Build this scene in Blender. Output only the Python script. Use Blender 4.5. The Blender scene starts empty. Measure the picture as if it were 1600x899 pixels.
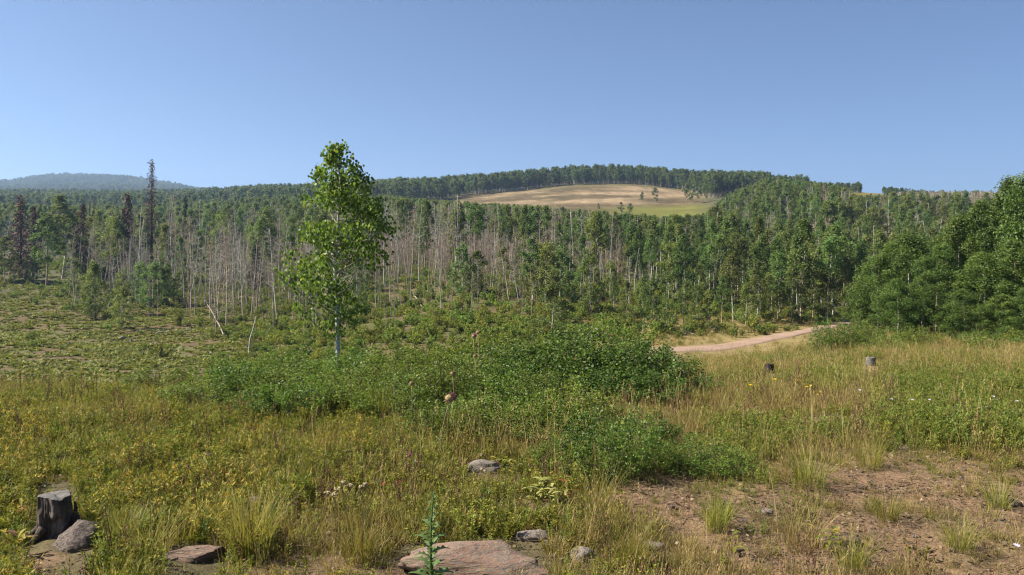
import bpy, math
import numpy as np
from mathutils import Vector

S = bpy.context.scene
COL = S.collection
R = math.radians
F = 1250.0          # focal length in photograph pixels
HOR = 400.0         # eye-level row of the photograph
EYE = 1.65

# ------------------------------------------------------------------ camera
cam = bpy.data.cameras.new('camera')
cam_o = bpy.data.objects.new('camera', cam)
COL.objects.link(cam_o)
cam.sensor_width = 36.0
cam.lens = 36.0 * F / 1600.0
cam.shift_y = -(449.5 - HOR) / 1600.0
cam.clip_start = 0.1
cam.clip_end = 20000
cam_o.location = (0, 0, EYE)
cam_o.rotation_euler = (R(90), 0, 0)
S.camera = cam_o

# ------------------------------------------------------------------ light
SUN_AZ, SUN_EL = -92.0, 43.0      # compass from view axis, clockwise positive
w = bpy.data.worlds.new('World')
S.world = w
w.use_nodes = True
nt = w.node_tree
bg = nt.nodes['Background']
sky = nt.nodes.new('ShaderNodeTexSky')
sky.sky_type = 'NISHITA'
sky.sun_disc = False
sky.sun_elevation = R(SUN_EL)
sky.sun_rotation = R(SUN_AZ)
sky.altitude = 2400
sky.air_density = 0.85
sky.dust_density = 2.3
sky.ozone_density = 5.0
nt.links.new(sky.outputs[0], bg.inputs[0])
bg.inputs[1].default_value = 0.05
sl = bpy.data.lights.new('sun', 'SUN')
sl.energy = 5.0
sl.angle = R(0.5)
sl.color = (1.0, 0.92, 0.79)
so = bpy.data.objects.new('sun', sl)
COL.objects.link(so)
sd = Vector((math.sin(R(SUN_AZ)) * math.cos(R(SUN_EL)), math.cos(R(SUN_AZ)) * math.cos(R(SUN_EL)), math.sin(R(SUN_EL))))
so.rotation_euler = sd.to_track_quat('Z', 'Y').to_euler()
so.location = (-60, 0, 80)
S.view_settings.view_transform = 'Standard'
S.view_settings.look = 'None'
S.view_settings.gamma = 1
S.view_settings.exposure = 1.46
S.cycles.max_bounces = 8
S.cycles.diffuse_bounces = 3
S.cycles.transmission_bounces = 4
S.cycles.volume_bounces = 0
S.cycles.use_denoising = True
S.cycles.filter_width = 1.2

# ------------------------------------------------------------------ tags
def tag(o, label=None, cat=None, group=None, kind=None):
    if label: o['label'] = label
    if cat: o['category'] = cat
    if group: o['group'] = group
    if kind: o['kind'] = kind
    return o

# ------------------------------------------------------------------ noise
def vnoise(x, y, seed=0):
    x = np.asarray(x, float); y = np.asarray(y, float)
    xi = np.floor(x); yi = np.floor(y)
    xf = x - xi; yf = y - yi
    def h(a, b):
        n = np.sin(a * 127.1 + b * 311.7 + seed * 74.7) * 43758.5453
        return n - np.floor(n)
    u = xf * xf * (3 - 2 * xf); v = yf * yf * (3 - 2 * yf)
    return (h(xi, yi) * (1 - u) + h(xi + 1, yi) * u) * (1 - v) + (h(xi, yi + 1) * (1 - u) + h(xi + 1, yi + 1) * u) * v

def fbm(x, y, seed=0, octs=4):
    s = 0; a = 0.5; f = 1.0
    for k in range(octs):
        s = s + a * vnoise(np.asarray(x) * f, np.asarray(y) * f, seed + k * 13)
        a *= 0.5; f *= 2.03
    return s / (1 - 0.5 ** octs)

def sstep(a, b, x):
    t = np.clip((np.asarray(x, float) - a) / (b - a), 0, 1)
    return t * t * (3 - 2 * t)

# ------------------------------------------------------------------ terrain
def P(Y, py): return (Y, EYE - (py - HOR) / F * Y)
LEFT_NEAR = [(1, 0), (5, 0), (8, -.02), (10.5, -.16), (13.5, -.75), (20, -2.3)]
MID_NEAR = [(1, 0), (5, 0), (9, -.03), (11, -.17), (13.5, -.6), (18, -1.6), (28, -2.9)]
RIGHT_NEAR = [(1, 0), (5, 0), (8, -.02), (14, -.3), (20, -.8)]
COLS = {
 -700: LEFT_NEAR + [P(35, 600), P(60, 525), P(90, 468), P(110, 441), P(150, 408), P(220, 374), P(320, 350), P(450, 334), P(650, 322), P(900, 320), P(1400, 312), P(2000, 296), P(2600, 300), P(4200, 340)],
 0: LEFT_NEAR + [P(35, 600), P(60, 525), P(90, 468), P(110, 441), P(150, 408), P(220, 374), P(320, 350), P(450, 334), P(650, 317), P(900, 316), P(1400, 306), P(2000, 291), P(2600, 296), P(4200, 340)],
 80: LEFT_NEAR + [P(35, 600), P(60, 525), P(90, 468), P(110, 441), P(150, 408), P(220, 374), P(320, 350), P(450, 334), P(650, 317), P(900, 316), P(1400, 302), P(2000, 281), P(2600, 290), P(4200, 340)],
 200: LEFT_NEAR + [P(35, 600), P(60, 530), P(90, 474), P(115, 443), P(150, 414), P(220, 378), P(320, 352), P(450, 334), P(650, 319), P(900, 318), P(1400, 304), P(2000, 287), P(2600, 294), P(4200, 340)],
 300: LEFT_NEAR + [P(35, 600), P(55, 545), P(85, 480), P(110, 447), P(150, 414), P(220, 378), P(320, 350), P(450, 332), P(650, 317), P(900, 317), P(1400, 311), P(2000, 301), P(2600, 306), P(4200, 340)],
 400: LEFT_NEAR + [P(35, 590), P(50, 553), P(70, 507), P(100, 456), P(130, 425), P(180, 390), P(260, 358), P(400, 330), P(600, 313), P(900, 317), P(2000, 318), P(4200, 345)],
 530: MID_NEAR + [P(40, 568), P(50, 538), P(70, 494), P(100, 441), P(130, 411), P(180, 380), P(260, 350), P(400, 322), P(550, 312), P(900, 322), P(2000, 335), P(4200, 350)],
 700: MID_NEAR + [P(40, 552), P(55, 506), P(75, 461), P(95, 430), P(130, 402), P(180, 372), P(260, 342), P(330, 325), P(430, 306), P(520, 304), P(700, 325), P(2000, 345), P(4200, 360)],
 800: MID_NEAR + [P(40, 550), P(55, 508), P(75, 465), P(95, 434), P(130, 405), P(180, 374), P(260, 341), P(330, 320), P(430, 299), P(500, 299), P(700, 330), P(2000, 350), P(4200, 360)],
 900: MID_NEAR + [P(40, 548), P(55, 514), P(75, 470), P(95, 438), P(130, 406), P(180, 376), P(240, 347), P(320, 318), P(430, 289), P(490, 288), P(700, 330), P(2000, 350), P(4200, 360)],
 1000: [(1, 0), (5, 0), (9, -.03), (13, -.32), (18, -1.0), (26, -2.3)] + [P(38, 549), P(46, 532), P(60, 508), P(80, 467), P(100, 436), P(135, 402), P(180, 375), P(240, 346), P(320, 318), P(430, 288), P(490, 288), P(700, 330), P(2000, 350), P(4200, 360)],
 1080: [(1, 0), (5, 0), (8, -.03), (14, -.45), (20, -1.2), (27, -2.0)] + [P(37, 554), P(43, 542), P(50, 527), P(62, 503), P(80, 468), P(105, 433), P(140, 398), P(180, 373), P(240, 343), P(320, 317), P(430, 298), P(490, 297), P(700, 330), P(2000, 350), P(4200, 360)],
 1150: [(1, 0), (5, 0), (8, -.02), (14, -.40), (20, -1.1), (27, -1.9)] + [P(38, 557), P(42, 548), P(47, 534), P(52, 521), P(62, 505), P(85, 461), P(120, 420), P(160, 386), P(210, 352), P(280, 322), P(350, 303), P(430, 299), P(700, 335), P(2000, 355), P(4200, 360)],
 1275: [(1, 0), (5, 0), (8, -.02), (14, -.33), (20, -.92), (27, -1.45)] + [P(40, 536), P(50, 526), P(55, 519), P(61, 511), P(70, 499), P(90, 465), P(120, 421), P(165, 374), P(220, 338), P(290, 312), P(340, 302), P(420, 306), P(700, 340), P(2000, 355), P(4200, 360)],
 1370: RIGHT_NEAR + [(28, -1.2)] + [P(45, 523), P(62, 512), P(75, 501), P(95, 465), P(125, 420), P(165, 378), P(220, 340), P(290, 314), P(330, 302), P(360, 302), P(460, 316), P(700, 345), P(2000, 355), P(4200, 360)],
 1480: RIGHT_NEAR + [(28, -1.18)] + [P(45, 516), P(65, 502), P(95, 455), P(130, 412), P(165, 380), P(220, 342), P(290, 318), P(330, 313), P(460, 325), P(700, 345), P(2000, 355), P(4200, 360)],
 1650: RIGHT_NEAR + [(28, -1.15)] + [P(45, 512), P(65, 498), P(95, 455), P(130, 412), P(165, 384), P(220, 350), P(290, 330), P(330, 326), P(460, 335), P(700, 345), P(2000, 355), P(4200, 360)],
 2400: RIGHT_NEAR + [(28, -1.15)] + [P(45, 512), P(65, 498), P(95, 455), P(130, 412), P(165, 384), P(220, 350), P(290, 330), P(330, 326), P(460, 335), P(700, 345), P(2000, 355), P(4200, 360)],
}
def pchip(x, y, xs):
    x = np.array(x, float); y = np.array(y, float)
    h = np.diff(x); d = np.diff(y) / h
    m = np.zeros(len(x))
    m[0], m[-1] = d[0], d[-1]
    for i in range(1, len(x) - 1):
        if d[i - 1] * d[i] > 0:
            w1 = 2 * h[i] + h[i - 1]; w2 = h[i] + 2 * h[i - 1]
            m[i] = (w1 + w2) / (w1 / d[i - 1] + w2 / d[i])
    k = np.clip(np.searchsorted(x, xs) - 1, 0, len(x) - 2)
    t = (xs - x[k]) / h[k]
    return ((2*t**3-3*t**2+1)*y[k] + (t**3-2*t**2+t)*h[k]*m[k] + (-2*t**3+3*t**2)*y[k+1] + (t**3-t**2)*h[k]*m[k+1])
LY = np.linspace(math.log(1.0), math.log(4200.0), 420)
PXG = np.arange(-700, 2401, 20.0)
_cx = sorted(COLS)
_tab = np.array([pchip([a for a, b in COLS[c]], [b for a, b in COLS[c]], np.exp(LY)) for c in _cx])
ZT = np.array([[0.0]])
ZT = np.stack([np.interp(PXG, _cx, _tab[:, j]) for j in range(len(LY))], 1)
_k = np.array([1, 2, 3, 2, 1.0]); _k /= _k.sum()
_pad = np.pad(ZT, ((2, 2), (0, 0)), mode='edge')
ZT = sum(_k[i] * _pad[i:i + len(PXG)] for i in range(5))

def base_h(X, Y):
    X = np.asarray(X, float); Y = np.asarray(Y, float)
    Yc = np.clip(Y, 3.0, 4199.0)
    px = np.clip(800 + F * X / Yc, -699, 2399)
    a = (px - PXG[0]) / 20.0; i = np.clip(a.astype(int), 0, len(PXG) - 2); fa = a - i
    b = (np.log(Yc) - LY[0]) / (LY[1] - LY[0]); j = np.clip(b.astype(int), 0, len(LY) - 2); fb = b - j
    z = (ZT[i, j] * (1 - fb) + ZT[i, j + 1] * fb) * (1 - fa) + (ZT[i + 1, j] * (1 - fb) + ZT[i + 1, j + 1] * fb) * fa
    return z
def height(X, Y):
    X = np.asarray(X, float); Y = np.asarray(Y, float)
    z = base_h(X, Y)
    r = np.hypot(X, Y)
    z = z + (fbm(X * 1.1, Y * 1.1, 3) - .5) * .14 * (1 - sstep(26, 45, r))
    z = z + (fbm(X * 5.0, Y * 5.0, 5, 3) - .5) * .045 * (1 - sstep(9, 16, r))
    z = z + (fbm(X * .18, Y * .18, 8) - .5) * 0.9 * sstep(50, 80, r) * (1 - sstep(1200, 1500, r))
    z = z + (fbm(X * .006, Y * .006, 9) - .5) * 26 * sstep(1100, 1700, r) * (1 - sstep(2600, 3200, r))
    return z
def pxof(X, Y): return 800 + F * np.asarray(X) / np.maximum(Y, .5)
def pyof(Y, Z): return HOR + F * (EYE - np.asarray(Z)) / np.maximum(Y, .5)
def at(px, Y):
    X = (px - 800) / F * Y
    return float(X), float(Y), float(height(X, Y))
_ys = np.exp(np.linspace(math.log(3.2), math.log(3000), 2500))
def hit(px, py, ymin=3.2):
    ys = _ys[_ys >= ymin]
    X = (px - 800) / F * ys
    g = pyof(ys, height(X, ys))
    ok = np.where(g <= py)[0]
    Y = ys[ok[0]] if len(ok) else ys[-1]
    return at(px, Y)

# ------------------------------------------------------------------ mesh builder
class MB:
    def __init__(s): s.v = []; s.f = []; s.t = []; s.m = []; s.n = 0
    def add(s, verts, faces, tone=.5, mat=0):
        verts = np.asarray(verts, float).reshape(-1, 3)
        for fc in faces:
            fc = np.asarray(fc, int)
            s.f.append(fc + s.n); s.m.append(np.full(len(fc), mat))
        t = np.asarray(tone, float)
        s.t.append(np.full(len(verts), float(t)) if t.ndim == 0 else t)
        s.v.append(verts); s.n += len(verts)
        return s
    def mesh(s, name, mats, smooth=False):
        me = bpy.data.meshes.new(name)
        V = np.concatenate(s.v); T = np.concatenate(s.t)
        me.vertices.add(len(V)); me.vertices.foreach_set('co', V.ravel())
        loops = np.concatenate([f.ravel() for f in s.f]); sizes = np.concatenate([np.full(len(f), f.shape[1]) for f in s.f])
        me.loops.add(len(loops)); me.loops.foreach_set('vertex_index', loops)
        me.polygons.add(len(sizes))
        me.polygons.foreach_set('loop_start', np.concatenate([[0], np.cumsum(sizes)[:-1]]))
        me.polygons.foreach_set('loop_total', sizes)
        for m in mats: me.materials.append(m)
        me.polygons.foreach_set('material_index', np.concatenate(s.m))
        if smooth: me.polygons.foreach_set('use_smooth', np.ones(len(sizes), bool))
        a = me.attributes.new('tone', 'FLOAT', 'POINT'); a.data.foreach_set('value', T)
        me.update(calc_edges=True)
        return me
    def build(s, name, mats, parent=None, smooth=False):
        return link(name, s.mesh(name, mats, smooth), parent)
def link(name, me, parent=None, loc=None):
    o = bpy.data.objects.new(name, me); COL.objects.link(o)
    if parent: o.parent = parent
    if loc is not None: o.location = loc
    return o
def empty(name, loc=(0, 0, 0)):
    o = bpy.data.objects.new(name, None); COL.objects.link(o); o.location = loc; o.empty_display_size = .3
    return o
def norm(a): return a / np.maximum(np.linalg.norm(a, axis=-1, keepdims=True), 1e-9)

def tube(mb, pts, rad, n=6, tone=.5, mat=0, cap=True):
    pts = np.asarray(pts, float); rad = np.broadcast_to(np.asarray(rad, float), (len(pts),))
    d = norm(np.gradient(pts, axis=0))
    ref = np.where(np.abs(d[:, 2:3]) > .9, np.array([[1.0, 0, 0]]), np.array([[0, 0, 1.0]]))
    u = norm(np.cross(d, ref)); v = np.cross(d, u)
    a = np.arange(n) * 2 * math.pi / n
    ring = pts[:, None] + rad[:, None, None] * (np.cos(a)[None, :, None] * u[:, None] + np.sin(a)[None, :, None] * v[:, None])
    k = np.arange(len(pts) - 1)[:, None] * n; i = np.arange(n)[None]; j = (i + 1) % n
    q = np.stack([k + i, k + j, k + n + j, k + n + i], -1).reshape(-1, 4)
    fs = [q]
    if cap: fs.append(np.array([[(len(pts) - 1) * n + m for m in range(n)]]))
    mb.add(ring.reshape(-1, 3), fs, tone, mat)

DIAMOND = np.array([(-.5, 0), (0, -.5), (.5, 0), (0, .5)])
ROUND = np.array([(-.5, 0), (-.2, -.46), (.25, -.42), (.55, 0), (.25, .42), (-.2, .46)])
OVATE = np.array([(-.5, 0), (-.1, -.5), (.5, 0), (-.1, .5)])
def leaves(mb, c, u, n, ln, wd, tone, shape=DIAMOND, mat=0):
    c = np.asarray(c, float); N = len(c)
    u = norm(u); n = norm(n - (n * u).sum(-1, keepdims=True) * u); v = np.cross(n, u)
    ln = np.broadcast_to(ln, (N,)); wd = np.broadcast_to(wd, (N,))
    k = len(shape)
    V = c[:, None] + shape[None, :, 0, None] * (u * ln[:, None])[:, None] + shape[None, :, 1, None] * (v * wd[:, None])[:, None]
    mb.add(V.reshape(-1, 3), [np.arange(N * k).reshape(N, k)], np.repeat(np.broadcast_to(tone, (N,)), k), mat)
def rdir(rng, n): return norm(rng.normal(size=(n, 3)))

def blades(mb, rng, n, h, spread, wid, lean, tone, mat=0, curl=.5):
    ph = rng.uniform(0, 2 * math.pi, n); rr = spread * np.sqrt(rng.random(n))
    pa = ph + rng.normal(0, .7, n)
    b = np.stack([rr * np.cos(pa), rr * np.sin(pa), np.full(n, -.02)], 1)
    H = h * rng.uniform(.45, 1.1, n); L = H * lean * rng.uniform(.2, 1.3, n)
    d = np.stack([np.cos(ph), np.sin(ph), 0 * ph], 1)
    tw = ph + math.pi / 2 + rng.normal(0, .9, n)
    s = np.stack([np.cos(tw), np.sin(tw), 0 * tw], 1) * (wid * rng.uniform(.6, 1.3, n))[:, None] / 2
    up = np.array([0, 0, 1.0])
    lv = []
    for t, wf in ((0, .8), (.4, 1), (.75, .7)):
        c = b + d * (L * t ** (1 + curl * 2))[:, None] + up * (H * (t - .25 * curl * t * t * np.minimum(1, L / H)))[:, None]
        lv += [c - s * wf, c + s * wf]
    tip = b + d * L[:, None] + up * (H * (1 - .25 * curl * np.minimum(1, L / H)))[:, None]
    V = np.stack(lv + [tip], 1)
    i = np.arange(n)[:, None] * 7
    q = np.concatenate([i + np.array([[0, 1, 3, 2]]), i + np.array([[2, 3, 5, 4]])])
    t = i + np.array([[4, 5, 6]])
    mb.add(V.reshape(-1, 3), [q, t], np.repeat(np.broadcast_to(tone, (n,)), 7), mat)
    return tip

# ------------------------------------------------------------------ materials
def new_mat(name):
    m = bpy.data.materials.new(name); m.use_nodes = True
    t = m.node_tree; b = t.nodes['Principled BSDF']
    return m, t, b
def ramp(t, fac, stops):
    r = t.nodes.new('ShaderNodeValToRGB')
    e = r.color_ramp.elements
    while len(e) < len(stops): e.new(.5)
    for k, (p, c) in enumerate(stops):
        e[k].position = p; e[k].color = (*c, 1)
    t.links.new(fac, r.inputs[0])
    return r.outputs[0]
def leaf_mat(name, stops, transl=.3, rough=.5, spec=.25, jit=.25, hue=.03, tint=1.25):
    m, t, b = new_mat(name)
    a = t.nodes.new('ShaderNodeAttribute'); a.attribute_name = 'tone'
    c = ramp(t, a.outputs['Fac'], stops)
    oi = t.nodes.new('ShaderNodeObjectInfo')
    hs = t.nodes.new('ShaderNodeHueSaturation')
    mr = t.nodes.new('ShaderNodeMapRange'); mr.inputs['To Min'].default_value = 1 - jit; mr.inputs['To Max'].default_value = 1 + jit
    t.links.new(oi.outputs['Random'], mr.inputs['Value'])
    mu = t.nodes.new('ShaderNodeMath'); mu.operation = 'MULTIPLY'; mu.inputs[1].default_value = 7.31
    fr = t.nodes.new('ShaderNodeMath'); fr.operation = 'FRACT'
    mh = t.nodes.new('ShaderNodeMapRange'); mh.inputs['To Min'].default_value = .5 - hue; mh.inputs['To Max'].default_value = .5 + hue
    t.links.new(oi.outputs['Random'], mu.inputs[0]); t.links.new(mu.outputs[0], fr.inputs[0]); t.links.new(fr.outputs[0], mh.inputs['Value'])
    t.links.new(mr.outputs[0], hs.inputs['Value']); t.links.new(mh.outputs[0], hs.inputs['Hue']); t.links.new(c, hs.inputs['Color'])
    b.inputs['Roughness'].default_value = rough
    b.inputs['Specular IOR Level'].default_value = spec
    t.links.new(hs.outputs[0], b.inputs['Base Color'])
    if transl > 0:
        tr = t.nodes.new('ShaderNodeBsdfTranslucent')
        tm = t.nodes.new('ShaderNodeMix'); tm.data_type = 'RGBA'; tm.blend_type = 'MULTIPLY'; tm.inputs['Factor'].default_value = 1
        tm.inputs['B'].default_value = (tint, tint * 1.05, tint * .55, 1)
        t.links.new(hs.outputs[0], tm.inputs['A']); t.links.new(tm.outputs['Result'], tr.inputs['Color'])
        mx = t.nodes.new('ShaderNodeMixShader'); mx.inputs[0].default_value = transl
        t.links.new(b.outputs[0], mx.inputs[1]); t.links.new(tr.outputs[0], mx.inputs[2])
        t.links.new(mx.outputs[0], t.nodes['Material Output'].inputs[0])
    return m
def noise_mat(name, stops, scale=5, stretch=(1, 1, 1), detail=6, rough=.85, bump=.4, dist=.02, coord='Object', jit=.0):
    m, t, b = new_mat(name)
    tc = t.nodes.new('ShaderNodeTexCoord'); mp = t.nodes.new('ShaderNodeMapping'); mp.inputs['Scale'].default_value = stretch
    nz = t.nodes.new('ShaderNodeTexNoise'); nz.inputs['Scale'].default_value = scale; nz.inputs['Detail'].default_value = detail; nz.inputs['Roughness'].default_value = .65
    t.links.new(tc.outputs[coord], mp.inputs[0]); t.links.new(mp.outputs[0], nz.inputs['Vector'])
    c = ramp(t, nz.outputs['Fac'], stops)
    if jit:
        oi = t.nodes.new('ShaderNodeObjectInfo'); hs = t.nodes.new('ShaderNodeHueSaturation')
        mr = t.nodes.new('ShaderNodeMapRange'); mr.inputs['To Min'].default_value = 1 - jit; mr.inputs['To Max'].default_value = 1 + jit
        t.links.new(oi.outputs['Random'], mr.inputs['Value']); t.links.new(mr.outputs[0], hs.inputs['Value'])
        t.links.new(c, hs.inputs['Color']); c = hs.outputs[0]
    t.links.new(c, b.inputs['Base Color'])
    b.inputs['Roughness'].default_value = rough; b.inputs['Specular IOR Level'].default_value = .2
    if bump:
        bp = t.nodes.new('ShaderNodeBump'); bp.inputs['Strength'].default_value = bump; bp.inputs['Distance'].default_value = dist
        t.links.new(nz.outputs['Fac'], bp.inputs['Height']); t.links.new(bp.outputs[0], b.inputs['Normal'])
    return m

M = {}
M['aspen_near'] = leaf_mat('aspen_leaf_near', [(0, (.046, .094, .014)), (.5, (.105, .172, .025)), (.92, (.21, .26, .06)), (1, (.26, .27, .06))], .42, .5, .25, .0, 0)
M['aspen'] = leaf_mat('aspen_leaf', [(0, (.068, .104, .030)), (.6, (.130, .172, .046)), (1, (.19, .22, .065))], .40, .6, .2, .26, .035)
M['far_leaf'] = leaf_mat('distant_leaf', [(0, (.056, .084, .032)), (.6, (.100, .134, .044)), (1, (.15, .175, .06))], .36, .6, .15, .3, .025)
M['stand'] = leaf_mat('stand_leaf', [(0, (.054, .092, .022)), (.6, (.104, .154, .034)), (1, (.16, .21, .05))], .40, .55, .25, .14, .014)
M['spruce'] = leaf_mat('spruce_needle', [(0, (.016, .034, .018)), (1, (.035, .060, .028))], .05, .7, .1, .1, .01)
M['burnt'] = leaf_mat('dead_spruce_needle', [(0, (.060, .032, .028)), (.6, (.13, .068, .056)), (1, (.20, .12, .09))], .05, .8, .1, .2, .012)
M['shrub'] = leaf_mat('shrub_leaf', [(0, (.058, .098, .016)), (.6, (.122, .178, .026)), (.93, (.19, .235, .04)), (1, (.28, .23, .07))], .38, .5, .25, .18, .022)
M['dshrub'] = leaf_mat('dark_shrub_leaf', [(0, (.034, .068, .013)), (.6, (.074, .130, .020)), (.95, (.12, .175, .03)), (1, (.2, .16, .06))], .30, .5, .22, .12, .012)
M['slope'] = leaf_mat('slope_shrub_leaf', [(0, (.080, .115, .026)), (.55, (.165, .20, .038)), (1, (.33, .33, .06))], .38, .6, .15, .32, .035)
M['mule'] = leaf_mat('clump_leaf', [(0, (.070, .100, .018)), (.6, (.138, .152, .028)), (1, (.23, .21, .055))], .30, .6, .2, .22, .02)
M['grass'] = leaf_mat('grass_blade', [(0, (.095, .118, .020)), (.5, (.21, .195, .035)), (1, (.37, .29, .095))], .40, .5, .3, .25, .025)
M['dry'] = leaf_mat('dry_grass_blade', [(0, (.14, .115, .038)), (.5, (.26, .195, .075)), (1, (.38, .29, .13))], .30, .65, .15, .25, .02)
M['forb'] = leaf_mat('weed_leaf', [(0, (.078, .112, .018)), (.5, (.175, .19, .026)), (.8, (.27, .25, .04)), (.93,(.36, .27, .05)), (1, (.20, .12, .06))], .34, .6, .15, .22, .03)
M['oldleaf'] = leaf_mat('withered_leaf', [(0, (.17, .17, .03)), (.4, (.40, .31, .05)), (.75, (.30, .17, .06)), (1, (.13, .075, .04))], .3, .6, .2, .2, .02)
M['litter'] = leaf_mat('litter_scrap', [(0, (.05, .036, .024)), (.5, (.13, .092, .056)), (1, (.21, .165, .105))], 0, .8, .1, .2, .01)
M['brownstalk'] = leaf_mat('brown_stalk', [(0, (.05, .03, .02)), (.6, (.13, .075, .045)), (1, (.24, .14, .08))], .1, .8, .1, .2, .015)
M['thistle'] = leaf_mat('thistle_leaf', [(0, (.06, .11, .03)), (1, (.14, .20, .07))], .25, .5, .3, 0, 0)
M['white_bark'] = noise_mat('aspen_bark', [(.36, (.06, .05, .045)), (.44, (.28, .26, .225)), (.62, (.42, .40, .35)), (.8, (.50, .48, .43))], 3.2, (1.2, 1.2, 5), 5, .8, .2, .01, jit=.12)
M['tan_bark'] = noise_mat('weathered_bark', [(.36, (.10, .07, .05)), (.5, (.33, .25, .18)), (.7, (.48, .40, .31))], 2.5, (1, 1, 2.5), 5, .85, .2, .01, jit=.2)
M['dead_wood'] = noise_mat('dead_wood', [(.35, (.13, .105, .08)), (.5, (.27, .22, .175)), (.7, (.40, .345, .285))], 2.5, (1, 1, 1.5), 5, .85, .2, .01, jit=.22)
M['brown_wood'] = noise_mat('brown_dead_wood', [(.35, (.10, .075, .055)), (.5, (.21, .165, .125)), (.7, (.33, .27, .21))], 2.5, (1, 1, 1.5), 5, .85, .2, .01, jit=.22)
M['dark_wood'] = noise_mat('charred_wood', [(.3, (.012, .010, .010)), (.6, (.045, .034, .03)), (.8, (.10, .08, .07))], 9, (1, 1, .4), 6, .9, .5, .02)
M['twig'] = noise_mat('twig_bark', [(.3, (.06, .04, .03)), (.7, (.20, .14, .10))], 12, (1, 1, 1), 3, .85, 0)
M['stump'] = noise_mat('stump_bark', [(.28, (.020, .015, .012)), (.5, (.085, .065, .052)), (.68, (.22, .18, .15)), (.85, (.34, .30, .26))], 16, (1, 1, .35), 8, .9, .9, .02)
M['stump_top'] = noise_mat('stump_cut', [(.3, (.05, .045, .042)), (.5, (.115, .108, .10)), (.75, (.20, .19, .18))], 22, (1, 1, 1), 6, .85, .5, .01)
M['rock_grey'] = noise_mat('grey_rock', [(.25, (.05, .04, .036)), (.45, (.13, .105, .09)), (.62, (.22, .19, .17)), (.8, (.34, .31, .28))], 9, (1, 1, 1.6), 9, .9, .8, .02)
M['rock_dark'] = noise_mat('dark_rock', [(.28, (.035, .026, .023)), (.45, (.11, .085, .073)), (.6, (.19, .16, .14)), (.8, (.30, .27, .24))], 8, (1, 1, 1.6), 9, .9, .9, .03)
M['rock_pink'] = noise_mat('pink_rock', [(.28, (.05, .038, .032)), (.40, (.14, .12, .105)), (.48, (.24, .145, .10)), (.56, (.165, .135, .11)), (.64, (.26, .185, .115)), (.8, (.34, .29, .24))], 2.6, (1, 1, 2), 12, .9, 1.0, .04)
M['rock_pale'] = noise_mat('pale_rock', [(.25, (.07, .055, .05)), (.42, (.18, .15, .125)), (.6, (.29, .255, .225)), (.8, (.44, .41, .38))], 10, (1, 1, 1.5), 9, .9, .8, .02)
M['purple'] = leaf_mat('thistle_purple', [(0, (.20, .10, .11)), (1, (.34, .17, .19))], .1, .8, .1, 0, 0)
M['magenta'] = leaf_mat('thistle_bloom', [(0, (.34, .06, .26)), (1, (.50, .12, .40))], .2, .7, .1, 0, 0)
M['bract'] = leaf_mat('thistle_bract', [(0, (.22, .17, .08)), (1, (.42, .30, .17))], .1, .8, .1, 0, 0)
M['yarrow'] = leaf_mat('yarrow_head', [(0, (.30, .23, .12)), (1, (.48, .41, .26))], .2, .8, .1, 0, 0)
M['yellow'] = leaf_mat('yellow_petal', [(0, (.70, .42, .02)), (1, (.82, .58, .03))], .3, .6, .1, 0, 0)
M['lilac'] = leaf_mat('lilac_petal', [(0, (.52, .44, .62)), (1, (.70, .64, .78))], .3, .6, .1, 0, 0)
M['palel'] = leaf_mat('pale_leaf', [(0, (.20, .21, .05)), (1, (.36, .34, .13))], .3, .55, .2, 0, 0)
M['redleaf'] = leaf_mat('red_leaf', [(0, (.20, .045, .02)), (1, (.28, .09, .035))], .3, .55, .2, 0, 0)

# ------------------------------------------------------------------ ground
def bare(X, Y):
    """0..1 bare soil amount on the near ground"""
    X = np.asarray(X, float); Y = np.asarray(Y, float)
    px = pxof(X, Y); py = HOR + F * EYE / np.maximum(Y, 1)
    b = np.zeros_like(px)
    for (cx, cy, rx, ry, a) in BARE:
        d = ((px - cx) / rx) ** 2 + ((py - cy) / ry) ** 2
        b = np.maximum(b, a * (1 - sstep(.55, 1.25, d)))
    n = fbm(X * 2.3, Y * 2.3, 21)
    b = b * (.12 + 1.1 * sstep(.38, .58, n))
    b = np.maximum(b, .75 * sstep(.53, .62, fbm(X * 1.7, Y * 1.7, 33)) * sstep(660, 760, py) * sstep(150, 700, px))
    return np.clip(b, 0, 1)
BARE = [(1400, 765, 160, 36, 1), (1500, 692, 120, 20, .9), (1575, 700, 60, 24, 1), (1070, 800, 100, 30, 1), (480, 815, 50, 26, .95), (200, 872, 70, 24, .8),
        (1380, 850, 170, 42, .9), (1580, 800, 70, 70, 1), (1200, 800, 60, 24, .95), (1260, 885, 130, 26, .8), (1300, 660, 50, 10, .6), (1170, 650, 36, 14, .6),
        (60, 880, 70, 20, .6), (760, 735, 50, 14, .5), (990, 770, 60, 14, .5), (680, 665, 50, 12, .6), (1470, 745, 60, 14, .9)]

def polar_ground(name, r0, r1, nr, dense, lim=None):
    th = np.concatenate([np.linspace(-math.pi, -.75, 26)[:-1], np.linspace(-.75, .75, dense), np.linspace(.75, math.pi, 26)[1:-1]])
    rr = np.exp(np.linspace(math.log(r0), math.log(r1), nr))
    A, B = np.meshgrid(rr, th, indexing='ij')
    X = A * np.sin(B); Y = A * np.cos(B)
    Z = height(X, Y)
    return X, Y, Z, len(th)

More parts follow.
